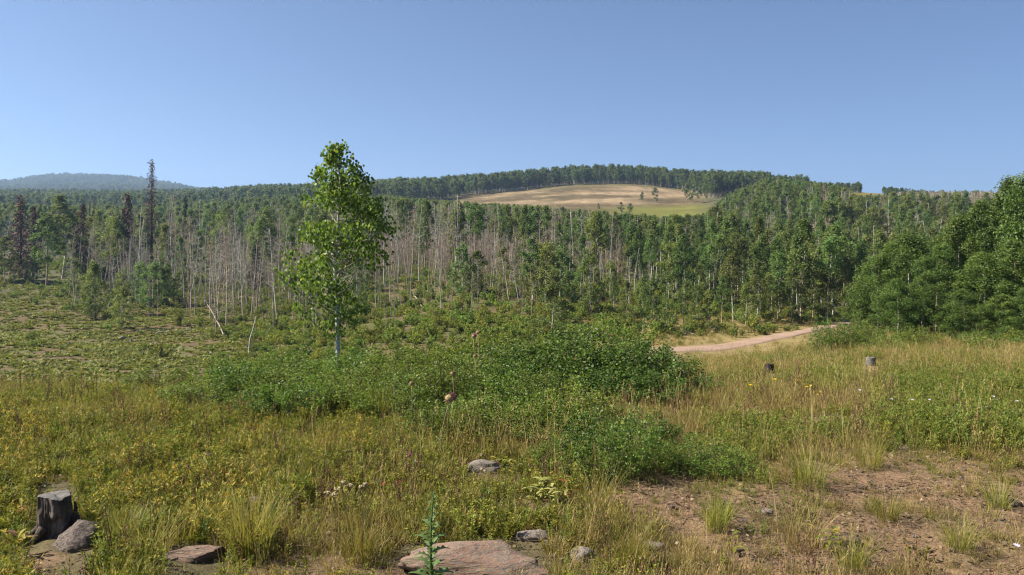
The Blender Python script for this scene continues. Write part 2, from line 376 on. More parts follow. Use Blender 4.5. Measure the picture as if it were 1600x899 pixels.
def ground_colors(X, Y, Z):
    px = pxof(X, Y); r = np.hypot(X, Y)
    py = pyof(np.maximum(Y, 1), Z)
    soil = np.array([.205, .130, .082]); humus = np.array([.10, .085, .045]); forest = np.array([.085, .085, .04])
    n1 = fbm(X * 1.3, Y * 1.3, 41)[..., None]; n2 = fbm(X * .35, Y * .35, 43)[..., None]; n3 = fbm(X * .05, Y * .05, 47)[..., None]
    bb = bare(X, Y)[..., None]
    c = humus * (1 - bb) + soil * bb
    dry = sstep(850, 1200, px)[..., None]
    c = c + dry * (1 - bb) * (np.array([.20, .145, .07]) - humus) * .8
    # valley clearing: brown soil with low growth
    v = (sstep(24, 32, r) * (1 - sstep(95, 120, r)))[..., None]
    clearing = (1 - sstep(330, 470, px))[..., None]
    vc = np.array([.115, .082, .046]) * (.75 + .5 * n1) * (1 - .5 * sstep(.5, .75, n2)) + sstep(.5, .7, n2) * np.array([.04, .06, .015])
    vs = np.array([.11, .085, .042]) * (.7 + .6 * n1) + sstep(.45, .65, n2) * np.array([-.04, .0, -.02])
    c = c * (1 - v) + v * (vc * clearing + vs * (1 - clearing))
    f = sstep(90, 120, r)[..., None]
    c = c * (1 - f) + f * forest * (.6 + .8 * n2)
    # bald hill
    top = np.interp(px, [620, 700, 760, 900, 1050, 1110, 1150], [0, 300, 285, 255, 235, 232, 0])
    q = sstep(215, 262, Y)*(1 - sstep(430, 450, Y)) * sstep(660, 740, px) * (1 - sstep(1075, 1125, px))
    q = q[..., None]
    st = fbm(X * .03, Y * .09, 51)[..., None]; sc = fbm(X * .5, Y * .9, 52)[..., None]
    meadow = np.array([.115, .088, .043]) * (.65 + .7 * st)
    meadow = meadow + sstep(.40, .60, st) * sstep(300, 325, Y)[..., None] * (1 - sstep(395, 420, Y)[..., None]) * np.array([.11, .078, .056]) * (.2 + 1.5 * sc)
    meadow = meadow * (.62 + .76 * fbm(X * .45, Y * .22, 57)[..., None]) * (.7 + .6 * fbm(X * .12, Y * .06, 58)[..., None])
    grn = ((1 - sstep(285, 320, Y)) * sstep(900, 1000, px))[..., None]
    meadow = meadow * (1 - grn) + grn * (np.array([.13, .13, .028]) * (.7 + .6 * st))
    topg = sstep(395, 425, Y)[..., None]
    meadow = meadow * (1 - .6 * topg) + .6 * topg * np.array([.11, .10, .035])
    c = c * (1 - q) + q * meadow
    # small yellow meadow on the right-hand ridge
    q2 = (sstep(312, 325, Y) * (1 - sstep(380, 400, Y)) * sstep(1320, 1335, px) * (1 - sstep(1450, 1475, px)))[..., None]
    c = c * (1 - q2) + q2 * np.array([.17, .13, .028])
    # roadside verge
    q3 = (sstep(30, 40, Y) * (1 - sstep(62, 78, Y)) * sstep(900, 1000, px) * (1 - sstep(1400, 1500, px)))[..., None]
    c = c * (1 - q3) + q3 * np.array([.22, .17, .075]) * (.7 + .6 * n1)
    fh = sstep(900, 1200, r)[..., None]
    c = c * (1 - fh) + fh * np.array([.05, .08, .035]) * (.8 + .4 * n3)
    return np.clip(c, .01, .9)

mg, t, b = new_mat('ground_soil')
a = t.nodes.new('ShaderNodeAttribute'); a.attribute_name = 'albedo'
tc = t.nodes.new('ShaderNodeTexCoord')
n1 = t.nodes.new('ShaderNodeTexNoise'); n1.inputs['Scale'].default_value = 9; n1.inputs['Detail'].default_value = 12; n1.inputs['Roughness'].default_value = .7
n2 = t.nodes.new('ShaderNodeTexNoise'); n2.inputs['Scale'].default_value = 60; n2.inputs['Detail'].default_value = 4
t.links.new(tc.outputs['Object'], n1.inputs['Vector']); t.links.new(tc.outputs['Object'], n2.inputs['Vector'])
r1 = ramp(t, n1.outputs['Fac'], [(.25, (.55, .52, .50)), (.5, (1, 1, 1)), (.75, (1.35, 1.32, 1.28))])
r2 = ramp(t, n2.outputs['Fac'], [(.3, (.6, .58, .56)), (.55, (1, 1, 1)), (.8, (1.25, 1.25, 1.25))])
m1 = t.nodes.new('ShaderNodeMix'); m1.data_type = 'RGBA'; m1.blend_type = 'MULTIPLY'; m1.inputs['Factor'].default_value = 1
m2 = t.nodes.new('ShaderNodeMix'); m2.data_type = 'RGBA'; m2.blend_type = 'MULTIPLY'; m2.inputs['Factor'].default_value = 1
t.links.new(a.outputs['Color'], m1.inputs['A']); t.links.new(r1, m1.inputs['B']); t.links.new(m1.outputs['Result'], m2.inputs['A']); t.links.new(r2, m2.inputs['B'])
t.links.new(m2.outputs['Result'], b.inputs['Base Color'])
b.inputs['Roughness'].default_value = .95; b.inputs['Specular IOR Level'].default_value = .1
bp = t.nodes.new('ShaderNodeBump'); bp.inputs['Strength'].default_value = .9; bp.inputs['Distance'].default_value = .03
t.links.new(n1.outputs['Fac'], bp.inputs['Height']); t.links.new(bp.outputs[0], b.inputs['Normal'])

def grid_mesh(name, X, Y, Z, nth, mats, rows):
    nr = X.shape[0]
    V = np.stack([X, Y, Z], -1)
    i = np.arange(rows[0], rows[1] - 1)[:, None] * nth; j = np.arange(nth)[None]; jn = (j + 1) % nth
    q = np.stack([i + j, i + jn, i + nth + jn, i + nth + j], -1).reshape(-1, 4)[:, ::-1]
    lo = rows[0] * nth
    Vs = V[rows[0]:rows[1]].reshape(-1, 3)
    fs = [q - lo]
    C = ground_colors(X[rows[0]:rows[1]], Y[rows[0]:rows[1]], Z[rows[0]:rows[1]]).reshape(-1, 3)
    mb = MB()
    if rows[0] == 0: fs.append(np.arange(nth)[None])
    mb.add(Vs, fs)
    me = mb.mesh(name, mats, True)
    ca = me.attributes.new('albedo', 'FLOAT_COLOR', 'POINT')
    ca.data.foreach_set('color', np.concatenate([C, np.ones((len(C), 1))], 1).ravel())
    return link(name, me)
X, Y, Z, nth = polar_ground('ground', .6, 3400, 640, 420)
cut = int(np.searchsorted(X[:, 0] ** 2 + Y[:, 0] ** 2, 1000.0 ** 2))
o = grid_mesh('ground', X, Y, Z, nth, [mg], (0, cut)); tag(o, 'rough meadow, valley and wooded slopes with patches of brown bare soil', 'ground', kind='structure')
o = grid_mesh('distant_hill', X, Y, Z, nth, [mg], (cut - 1, X.shape[0])); tag(o, 'low blue-green wooded hill far away on the skyline', 'hill', kind='structure')

# gravel road
near = [(860, 34.5), (960, 35.2), (1055, 37.5), (1120, 40.3), (1190, 44.3), (1240, 49), (1275, 54.5), (1330, 62), (1420, 74), (1520, 90)]
far = [(860, 39), (960, 40), (1050, 42), (1120, 45.3), (1190, 50), (1240, 55.5), (1285, 62), (1345, 71), (1435, 85), (1540, 104)]
tt = np.linspace(0, 9, 120)
def pl(p, k): return np.interp(tt, range(10), [a[k] for a in p])
N = np.stack([(pl(near, 0) - 800) / F * pl(near, 1), pl(near, 1)], 1); Fa = np.stack([(pl(far, 0) - 800) / F * pl(far, 1), pl(far, 1)], 1)
wgl = (fbm(tt * 4, tt * 0, 61) - .5) * .3
ss = np.linspace(0, 1, 12)
E = N[:, None] * (1 - ss[None, :, None]) + Fa[:, None] * ss[None, :, None]
E[..., 1] += (wgl[:, None] * (np.abs(ss - .5) * 2)[None])
RZ = height(E[..., 0], E[..., 1]) + .07 - .30 * (np.abs(ss - .5) * 2)[None] ** 8
V = np.concatenate([E, RZ[..., None]], -1)
i = np.arange(119)[:, None] * 12; j = np.arange(11)[None]
q = np.stack([i + j, i + 12 + j, i + 13 + j, i + 1 + j], -1).reshape(-1, 4)[:, ::-1]
M['road'] = noise_mat('road_gravel', [(.25, (.21, .14, .10)), (.5, (.265, .18, .13)), (.75, (.31, .22, .165))], .8, (1, 1, 1), 10, .95, .2, .02)
mb = MB(); mb.add(V.reshape(-1, 3), [q]); o = mb.build('gravel_road', [M['road']], smooth=True)
tag(o, 'pinkish tan gravel road curving up behind the bushes to the trees', 'road', kind='structure')
def on_road(X, Y):
    px = pxof(X, Y)
    a = np.interp(px, [p[0] for p in near], [p[1] for p in near]); b = np.interp(px, [p[0] for p in far], [p[1] for p in far])
    return (px > 850) & (px < 1540) & (Y > a - .4) & (Y < b + .4)

# ------------------------------------------------------------------ scattering (stuff only)
def scatter(name, pts, rot, scl, var, variants, label, cat):
    me = bpy.data.meshes.new(name)
    me.vertices.add(len(pts)); me.vertices.foreach_set('co', np.asarray(pts, float).ravel())
    for nm, ty, data, key in (('rot', 'FLOAT_VECTOR', rot, 'vector'), ('scl', 'FLOAT_VECTOR', scl, 'vector'), ('var', 'INT', var, 'value')):
        a = me.attributes.new(nm, ty, 'POINT'); a.data.foreach_set(key, np.asarray(data).ravel())
    o = link(name, me)
    g = bpy.data.node_groups.new(name, 'GeometryNodeTree')
    g.interface.new_socket('Geometry', in_out='INPUT', socket_type='NodeSocketGeometry')
    g.interface.new_socket('Geometry', in_out='OUTPUT', socket_type='NodeSocketGeometry')
    gi = g.nodes.new('NodeGroupInput'); go = g.nodes.new('NodeGroupOutput'); J = g.nodes.new('GeometryNodeJoinGeometry')
    def attr(nm, ty):
        a = g.nodes.new('GeometryNodeInputNamedAttribute'); a.data_type = ty; a.inputs['Name'].default_value = nm
        return a.outputs['Attribute']
    ar, asc, av = attr('rot', 'FLOAT_VECTOR'), attr('scl', 'FLOAT_VECTOR'), attr('var', 'INT')
    e2r = g.nodes.new('FunctionNodeEulerToRotation'); g.links.new(ar, e2r.inputs[0])
    for k, objs in enumerate(variants):
        cmp = g.nodes.new('FunctionNodeCompare'); cmp.data_type = 'INT'; cmp.operation = 'EQUAL'
        ins = [s for s in cmp.inputs if s.type == 'INT']
        g.links.new(av, ins[0]); ins[1].default_value = k
        j2 = g.nodes.new('GeometryNodeJoinGeometry')
        for ob in objs:
            oi = g.nodes.new('GeometryNodeObjectInfo'); oi.transform_space = 'ORIGINAL'; oi.inputs['Object'].default_value = ob
            g.links.new(oi.outputs['Geometry'], j2.inputs[0])
        ip = g.nodes.new('GeometryNodeInstanceOnPoints')
        g.links.new(gi.outputs[0], ip.inputs['Points']); g.links.new(cmp.outputs['Result'], ip.inputs['Selection'])
        g.links.new(j2.outputs[0], ip.inputs['Instance']); g.links.new(e2r.outputs[0], ip.inputs['Rotation']); g.links.new(asc, ip.inputs['Scale'])
        g.links.new(ip.outputs[0], J.inputs[0])
    g.links.new(J.outputs[0], go.inputs[0])
    md = o.modifiers.new('scatter', 'NODES'); md.node_group = g
    tag(o, label, cat, kind='stuff')
    return o
def srot(rng, n, tilt=.12):
    return np.stack([rng.normal(0, tilt, n), rng.normal(0, tilt, n), rng.uniform(0, 2 * math.pi, n)], 1)
def s3(s): return np.repeat(np.asarray(s)[:, None], 3, 1)

# ------------------------------------------------------------------ trees
def trunk_path(rng, H, bend=.03, n=9):
    z = np.linspace(0, 1, n)
    ph = rng.uniform(0, 6.28, 2)
    x = bend * H * (np.sin(z * 3.5 + ph[0]) - np.sin(ph[0])); y = bend * H * (np.sin(z * 3.1 + ph[1]) - np.sin(ph[1]))
    return np.stack([x, y, z * H], 1)
def along(path, z):
    return np.stack([np.interp(z, path[:, 2], path[:, k]) for k in range(3)], -1)
def crown_clumps(rng, path, H, cb, Rm, nc, shape):
    t = rng.random(nc) ** .9
    z = (cb + (1 - cb) * t) * H
    prof = {'tall': np.sin(np.clip(t * .93 + .1, 0, 1) * math.pi) ** .7 * (1 - .25 * t), 'bush': (1 - t ** 2.2) ** .6 * (.75 + .35 * np.minimum(t * 4, 1)),
            'top': np.sin(np.clip(t * .85 + .18, 0, 1) * math.pi) ** .6}[shape]
    ph = rng.uniform(0, 2 * math.pi, nc); rr = Rm * prof * np.sqrt(rng.uniform(.08, 1, nc))
    ax = along(path, z)
    lob = 1 + .28 * np.sin(ph * 3 + z * 2.0) * rng.uniform(.3, 1, nc)
    c = ax + np.stack([np.cos(ph) * rr * lob, np.sin(ph) * rr * lob, -.12 * rr], 1)
    return c, z, rr
def make_tree(name, seed, H, cb, Rm, nc, nl, ls, rt, shape, leaf, bark, crad=.36, nlimb=14, sides=6):
    rng = np.random.default_rng(seed)
    path = trunk_path(rng, H, rng.uniform(.006, .022))
    tb = MB()
    zz = path[:, 2] / H
    tube(tb, path - np.array([0, 0, .25]) * (zz[:, None] < .01), rt * (1 - zz * .9) + .004, sides)
    c, z, rr = crown_clumps(rng, path, H, cb, Rm, nc, shape)
    for k in rng.permutation(nc)[:nlimb]:
        s = along(path, np.array([max(z[k] - rr[k] * .7, .12 * H)]))[0]
        e = c[k]; m = (s + e) / 2 + np.array([0, 0, -.06 * rr[k]])
        tube(tb, [s, m, e], [rt * .32, rt * .22, .006], 4)
    cbm = MB()
    per = max(1, nl // nc)
    ci = np.repeat(np.arange(nc), per); N = len(ci)
    cr = crad * rng.uniform(.6, 1.25, nc)[ci]
    d = rdir(rng, N) * (rng.random(N) ** .45)[:, None]
    d[:, 2] *= 1.15
    cen = c[ci] + d * cr[:, None] + rng.normal(0, .12 * crad, (N, 3))
    nrm = norm(rdir(rng, N) * 1.0 + norm(d) * .7 + np.array([0, 0, .55]))
    u = norm(np.cross(nrm, rdir(rng, N)))
    sz = ls * rng.uniform(.65, 1.3, N)
    tone = np.clip(.45 + .24 * rng.normal(size=N) + (rng.normal(0, .16, nc))[ci], 0, 1)
    leaves(cbm, cen, u, nrm, sz, sz * .8, tone)
    return tb.mesh('trunk', [bark], True), cbm.mesh('crown', [leaf])
def tree_thing(name, meshes, loc, rz, sc, parts=('trunk', 'crown')):
    r = empty(name, loc); r.rotation_euler = (0, 0, rz); r.scale = sc
    ch = [link(nm, me, r) for nm, me in zip(parts, meshes)]
    return r, ch
def dead_tree(seed, H, rt, nb, bl, low, up=.9, sides=5, twigs=3, bark='dead_wood'):
    rng = np.random.default_rng(seed)
    path = trunk_path(rng, H, rng.uniform(.008, .03), 8)
    tb = MB(); zz = path[:, 2] / H
    p2 = path.copy(); p2[0, 2] -= .25
    tube(tb, p2, rt * (1 - zz * .85) + .004, sides)
    br = MB()
    for k in range(nb):
        zf = low + (1 - low) * rng.random() ** .8
        s = along(path, np.array([zf * H]))[0]
        ph = rng.uniform(0, 6.28); L = bl * (1.15 - zf * .75) * rng.uniform(.4, 1.2)
        d = np.array([math.cos(ph), math.sin(ph), rng.uniform(.1, up)]); d /= np.linalg.norm(d)
        e = s + d * L; m = s + d * L * .5 + np.array([0, 0, -.04 * L]) + rng.normal(0, .05 * L, 3)
        r0 = rt * .28 * (1.2 - zf * .6)
        tube(br, [s, m, e], [r0, r0 * .7, .004], 3, cap=False)
        for q in range(twigs):
            f = rng.uniform(.35, 1); b0 = s + (e - s) * f
            d2 = norm(d * .7 + rng.normal(0, .6, 3)); 
            tube(br, [b0, b0 + d2 * L * rng.uniform(.2, .5)], [r0 * .45, .003], 3, cap=False)
    return tb.mesh('trunk', [M[bark]], True), br.mesh('branches', [M[bark]])
def conifer(seed, H, Rb, nb, leaf, sparse=1.0, tipthin=.1, low=.08, droop=-.35, bark='dark_wood'):
    rng = np.random.default_rng(seed)
    path = trunk_path(rng, H, .004); tb = MB(); zz = path[:, 2] / H
    tube(tb, path, H * .012 * (1 - zz * .92), 6)
    cbm = MB(); br = MB()
    for k in range(nb):
        zf = low + (1 - low) * (k + rng.random()) / nb
        s = along(path, np.array([zf * H]))[0]
        L = Rb * ((1 - zf) ** .8 * (1 - tipthin) + tipthin) * rng.uniform(.45, 1.15)
        ph = k * 2.4 + rng.normal(0, .4); d = np.array([math.cos(ph), math.sin(ph), droop + rng.normal(0, .15)])
        e = s + d * L
        tube(tb, [s, (s + e) / 2 + np.array([0, 0, .06 * L]), e], [H * .0026, H * .0018, .004], 3, cap=False)
        nn = int(max(3, 9 * sparse * L / Rb + 4))
        f = rng.uniform(.15, 1.05, nn)
        c = s + (e - s) * f[:, None] + rng.normal(0, .05 * Rb, (nn, 3)); c[:, 2] -= .03 * H * rng.random(nn)
        u = norm(d[None] * .6 + rng.normal(0, .5, (nn, 3)) + np.array([0, 0, -.45])); n = rdir(rng, nn)
        leaves(cbm, c, u, n, rng.uniform(.25, .5, nn) * Rb * .75, rng.uniform(.05, .11, nn) * Rb * (1.2 if sparse > .8 else .7), np.clip(rng.normal(.5, .25, nn), 0, 1))
    return tb.mesh('trunk', [M[bark]], True), cbm.mesh('crown', [leaf])

# --- the lone aspen
def lone_aspen():
    rng = np.random.default_rng(77)
    Yd = 12.0
    X0, Y0, Z0 = at(528, Yd)
    k = Yd / F
    def w(px, py): return np.array([(px - 528) * k, 0, (EYE - (py - HOR) * k) - Z0])
    base = np.array([0, 0, -.15])
    path = np.array([base, w(528, 545), w(527, 500), w(525, 455), w(523, 425), w(526, 380), w(528, 330), w(531, 280), w(527, 240), w(521, 219)])
    path[4:, 1] += .03 * np.sin(np.arange(6))
    r = empty('aspen_tree', (X0, Y0, Z0))
    tag(r, 'lone young aspen with white trunk standing behind the bushes left of centre', 'tree')
    tb = MB(); rad = np.array([3.9, 3.5, 3.2, 2.9, 2.5, 2.0, 1.5, 1.0, .55, .2]) * k
    from_z = np.linspace(path[0, 2], path[-1, 2], 40)
    pp = along(path, from_z); tube(tb, pp, np.interp(from_z, path[:, 2], rad), 10)
    tb.build('trunk', [M['lone_bark']], r, True)
    # outline of the crown in the picture plane: (row, left, right)
    rows = [216, 226, 240, 258, 275, 295, 315, 340, 365, 385, 405, 425, 445, 465, 485, 500, 515, 522]
    lef = [520, 514, 511, 507, 492, 480, 475, 471, 474, 474, 445, 438, 443, 456, 468, 478, 500, 520]
    rig = [524, 536, 552, 556, 582, 590, 590, 604, 622, 612, 606, 604, 590, 576, 566, 556, 544, 530]
    nc = 470
    py = 216 + (522 - 216) * rng.random(nc * 4)
    L = np.interp(py, rows, lef); Rr = np.interp(py, rows, rig); cx = np.interp(py, [216, 240, 280, 330, 380, 425, 522], [521, 527, 531, 528, 526, 523, 527])
    keep = rng.random(nc * 4) < (Rr - L + 14) / 160
    keep &= ~((py > 452) & (rng.random(nc * 4) < .48))
    py, L, Rr, cx = [a[keep][:nc] for a in (py, L, Rr, cx)]; nc = len(py)
    ph = rng.uniform(0, 2 * math.pi, nc); rr = np.sqrt(rng.uniform(.06, 1, nc)) * .93
    cs = np.cos(ph) * rr
    gap = vnoise(py / 24, cs * 2.4 + 5, 5)
    hw = np.where(cs < 0, cx - L, Rr - cx)
    hw = hw * 1.10
    xx = (cx - 528 + cs * hw) * k; dd = np.sin(ph) * rr * (Rr - L) / 2 * k
    zz = EYE - (py - HOR) * k - Z0
    C = np.stack([xx, dd, zz], 1)
    lb = MB()
    for q in rng.permutation(nc)[:110]:
        e = C[q]; dist = math.hypot(e[0] - along(path, np.array([e[2]]))[0][0], e[1])
        s = along(path, np.array([max(e[2] - dist * .75, .75)]))[0]
        m = s * .45 + e * .55 + np.array([0, 0, -.10 * dist])
        r0 = .004 + .008 * min(1, dist / .7)
        tube(lb, [s, (s + m) / 2, m, e], [r0, r0 * .8, r0 * .55, .0025], 5, cap=False)
    lb.build('limbs', [M['twig_pale']], r, True)
    cb = MB(); per = 19
    ok = np.where(gap > .33)[0]
    ci = np.repeat(ok, per); N = len(ci)
    cen = C[ci] + rdir(rng, N) * (rng.random(N) ** .5 * rng.uniform(.09, .20, N) * np.interp(py[ci], [216, 300], [.55, 1]))[:, None] * np.array([1, 1, .9])
    nrm = norm(rng.normal(size=(N, 3)) * np.array([1, 1, .45]) + np.array([-.15, -.25, .25])); u = norm(np.stack([rng.normal(0, .5, N), rng.normal(0, .5, N), -np.ones(N)], 1))
    sz = rng.uniform(.034, .054, N)
    leaves(cb, cen, u, nrm, sz, sz * .95, np.clip(rng.normal(.48, .30, N), 0, .97) + (rng.random(N) < .012) * .5, ROUND)
    cb.build('crown', [M['aspen_near']], r)
M['lone_bark'] = noise_mat('lone_aspen_bark', [(.30, (.06, .055, .05)), (.40, (.30, .30, .27)), (.6, (.42, .42, .385)), (.8, (.50, .49, .45))], 7, (1, 1, 3.2), 6, .7, .25, .006)
M['twig_pale'] = noise_mat('twig_bark_pale', [(.3, (.12, .10, .07)), (.7, (.30, .27, .21))], 12, (1, 1, 1), 3, .85, 0)
lone_aspen()

ORD = ['first', 'second', 'third', 'fourth', 'fifth', 'sixth', 'seventh', 'eighth', 'ninth', 'tenth', 'eleventh', 'twelfth', 'thirteenth', 'fourteenth', 'fifteenth',
       'sixteenth', 'seventeenth', 'eighteenth', 'nineteenth', 'twentieth', 'twenty-first', 'twenty-second', 'twenty-third', 'twenty-fourth', 'twenty-fifth', 'twenty-sixth']

# --- leafy stand at the right edge of the meadow (about 30 m away)
rng = np.random.default_rng(5)
STAND = [make_tree('aspen_tree', 100 + i, 6.0, .05, 1.75, 84, 18000, .088, .030, 'bush', M['stand'], M['tan_bark'] if i % 2 else M['white_bark'], .38, 14) for i in range(5)]
stand = [ # px, top row, distance, half width px, label
 (1345, 448, 31.5, 34, 'small bushy aspen at the left end of the leafy stand beside the road'),
 (1372, 402, 30, 48, 'bushy aspen in front of the left end of the leafy stand'),
 (1418, 372, 31, 66, 'broad round-topped aspen of the leafy stand right of the road'),
 (1462, 388, 29, 52, 'low dark aspen with thin pale stems showing below its crown'),
 (1440, 430, 27.5, 42, 'short leafy aspen leaning out from the round-topped aspen'),
 (1402, 440, 27.5, 40, 'short bushy aspen in front of the round-topped aspen'),
 (1392, 385, 36, 50, 'shaded aspen behind the left half of the leafy stand'),
 (1500, 345, 33, 52, 'aspen with dark gaps filling the notch before the tall corner trees'),
 (1534, 322, 33, 52, 'tall aspen stepping up towards the highest crown at right'),
 (1566, 286, 34, 60, 'highest aspen crown of the leafy stand at the right edge'),
 (1612, 283, 32, 62, 'tall aspen cut off by the right edge of the picture'),
 (1590, 380, 28, 58, 'pale green aspen low in the right corner of the stand'),
 (1538, 400, 28, 54, 'leafy aspen below the tall crowns at the right of the stand'),
 (1508, 455, 26, 38, 'knee-high young aspen in front of the gap in the stand'),
 (1560, 462, 25.5, 42, 'young aspen bush at the foot of the tall right-hand crowns'),
 (1600, 455, 25, 44, 'young aspen bush cut by the right edge below the tall crowns'),
 (1660, 300, 31, 66, 'tall aspen just past the right edge of the leafy stand'), (1700, 350, 28, 60, 'aspen outside the right end of the leafy stand'),
 (1480, 372, 38, 50, 'shaded aspen deep behind the middle of the leafy stand'), (1530, 352, 40, 54, 'shaded aspen deep behind the tall corner trees'),
 (1740, 330, 36, 70, 'outermost aspen beyond the right end of the leafy stand'),
]
for i, (px, top, Yd, hw, lab) in enumerate(stand):
    x, y, z = at(px, Yd); H = EYE - (top - HOR) / F * Yd - z
    sx = hw / F * Yd / 1.75
    r, ch = tree_thing('aspen_tree', STAND[i % 5], (x, y, z), rng.uniform(0, 6.28), (sx, sx, H / 6.0))
    tag(r, lab, 'tree', 'aspens of the leafy stand at right')

# --- mid-distance tree library
LIVE = []     # (H, meshes)
for i in range(6): LIVE.append((9.0, make_tree('aspen_tree', 200 + i, 9.0, .36, 1.25, 38, 3000, .17, .075, 'tall', M['aspen'], M['white_bark'] if i % 3 else M['tan_bark'], .42, 8)))
for i in range(3): LIVE.append((9.0, make_tree('aspen_tree', 220 + i, 9.0, .55, 1.1, 26, 1800, .17, .075, 'top', M['aspen'], M['tan_bark'] if i else M['white_bark'], .48, 8)))
for i in range(3): LIVE.append((6.0, make_tree('aspen_tree', 240 + i, 6.0, .08, 1.4, 48, 3800, .14, .05, 'bush', M['aspen'], M['white_bark'], .36, 8)))
DEAD = []
for i in range(4): DEAD.append((9.0, dead_tree(300 + i, 9.0, .080, 46, 1.5, .38, .9, 5, 5, ['dead_wood', 'tan_bark', 'dead_wood', 'white_bark'][i])))
for i in range(4): DEAD.append((5.5, dead_tree(320 + i, 5.5, .040, 30, .9, .22, 1.1, 4, 4, ['dead_wood', 'brown_wood', 'tan_bark', 'brown_wood'][i])))
for i in range(2): DEAD.append((8.0, dead_tree(340 + i, 8.0, .085, 9, .8, .55, .5, 5, 1, ['white_bark', 'dead_wood'][i])))
FAR = []
for i in range(4): FAR.append((10.0, make_tree('aspen_tree', 260 + i, 10.0, .22 if i % 2 else .32, 1.6, 26, 520, .48, .085, 'tall', M['far_leaf'], M['white_bark'] if i % 2 else M['tan_bark'], .75, 4, 4)))

lives, deads = [], []   # dicts: x,y,z,H,var,px
def add(lst, px, Y, H, var, fixed=False, wf=1.0):
    x, y, z = at(px, Y)
    lst.append(dict(x=x, y=y, z=z, H=H, var=var, px=px, Y=Y, big=H / Y + (10 if fixed else 0), w=wf, fixed=fixed))
# explicit trees: px, base row, top row, variant kind
rng = np.random.default_rng(9)
for px, bpy_, tpy, kind, wf in [
    (8, 444, 368, 0, 1.4), (24, 440, 396, 9, 1.1), (54, 442, 392, 9, 1.2), (72, 448, 338, 0, 1.5), (97, 436, 305, 1, 1.7), (112, 445, 378, 9, 1.0), (-20, 440, 340, 9, 1.3),
    (122, 436, 392, 10, 1.0), (140, 436, 388, 9, 1.2), (162, 434, 376, 11, 1.1), (180, 436, 342, 9, 1.6), (206, 432, 392, 10, 1.6), (214, 428, 386, 2, 1.3), (247, 425, 356, 9, 1.1),
    (190, 515, 450, 9, 1.3), (218, 478, 412, 10, 1.5), (240, 482, 410, 11, 1.5), (262, 480, 418, 9, 1.5), (286, 476, 422, 10, 1.4), (140, 500, 468, 10, 1.6), (170, 495, 466, 11, 1.5), (160, 476, 440, 9, 1.5),
    (862, 530, 444, 9, 1.6), (876, 528, 470, 10, 1.0), (905, 520, 492, 10, 1.2), (832, 470, 372, 1, 1.5), (855, 440, 380, 2, 1.5), (935, 440, 330, 0, 1.5), (925, 440, 400, 9, .8),
    (1005, 520, 432, 0, 1.2), (1022, 522, 436, 10, 1.1), (1042, 512, 425, 11, 1.0), (1070, 520, 436, 1, 1.2), (1090, 508, 446, 9, .9), (1108, 520, 456, 10, 1.2), (1128, 514, 430, 0, 1.2),
    (1146, 505, 400, 2, 1.3), (1165, 512, 445, 9, 1.1), (1182, 508, 412, 1, 1.3), (1202, 506, 430, 9, 1.1), (1215, 500, 398, 3, 1.4), (1236, 505, 420, 10, 1.2), (1252, 498, 378, 0, 1.4),
    (1270, 500, 402, 9, 1.2), (1285, 496, 388, 4, 1.5), (1302, 500, 398, 11, 1.3), (1318, 496, 400, 0, 1.3), (1335, 498, 412, 9, 1.1), (980, 505, 440, 9, .9), (960, 490, 432, 3, 1.0)]:
    x, y, z = hit(px, bpy_, 24)
    H = (bpy_ - tpy) / F * y
    add(lives, px, y, H, kind, True, wf)
for px, bpy_, tpy, kind in [(147, 478, 422, 4), (155, 482, 440, 7), (125, 478, 430, 5), (118, 488, 446, 4), (215, 455, 330, 0), (222, 440, 322, 8), (255, 430, 308, 1), (266, 425, 304, 3), (280, 440, 350, 2), (297, 450, 340, 0),
    (310, 400, 312, 3), (330, 445, 355, 1), (355, 450, 360, 0), (378, 420, 322, 8), (390, 400, 330, 3), (405, 425, 325, 0), (420, 470, 440, 7), (367, 520, 460, 7), (360, 515, 470, 4), (336, 500, 430, 5), (348, 480, 400, 1),
    (418, 530, 470, 4), (440, 510, 450, 5), (608, 518, 425, 0), (616, 520, 430, 4), (602, 522, 470, 5), (636, 430, 312, 1), (655, 445, 320, 3), (679, 430, 318, 0), (640, 440, 330, 2), (709, 430, 305, 8), (720, 430, 320, 3),
    (677, 500, 430, 7), (709, 508, 436, 7), (734, 505, 425, 4), (745, 500, 430, 5), (780, 400, 318, 2), (795, 470, 360, 0), (812, 470, 400, 4), (825, 400, 318, 3), (840, 390, 312, 1), (868, 380, 320, 8), (880, 400, 330, 2),
    (947, 440, 350, 1), (960, 445, 352, 0), (1020, 440, 360, 3), (1056, 440, 366, 3), (1052, 450, 368, 0), (1180, 440, 380, 3), (1222, 470, 385, 0), (1128, 440, 340, 1), (830, 500, 420, 6), (815, 505, 430, 7), (580, 430, 330, 0),
    (560, 440, 330, 1), (460, 440, 330, 3), (440, 450, 320, 0), (500, 450, 345, 8)]:
    x, y, z = hit(px, bpy_, 24)
    add(deads, px, y, (bpy_ - tpy) / F * y, kind, True)
# random forest
SKY = ([-200, 0, 100, 200, 300, 360, 450, 620, 700, 800, 900, 960, 1040, 1100, 1135, 1200, 1300, 1330, 1340, 1380, 1390, 1450, 1520, 1800],
       [322, 318, 322, 322, 312, 306, 305, 307, 316, 320, 327, 333, 338, 336, 306, 277, 288, 298, 306, 306, 302, 299, 300, 300])
def clampH(px, Y, z, H):
    base = HOR + F * (EYE - z) / Y
    lim = base - np.interp(px, *SKY) - 9 * float(vnoise(px * .11, Y * .2, 99)) + 3
    return min(H, lim * Y / F)
n = 13000
PL = np.array([2, 2, 2, 2, 2, 2, 1.3, 1.3, 1.3, .9, .9, .9]); PL /= PL.sum()
PD = np.array([1, 1, 1, 1, 2.2, 2.2, 2.2, 2.2, .5, .5]); PD /= PD.sum()
Ys = np.sqrt(rng.uniform(62 ** 2, 345 ** 2, n)); pxs = rng.uniform(-220, 1800, n)
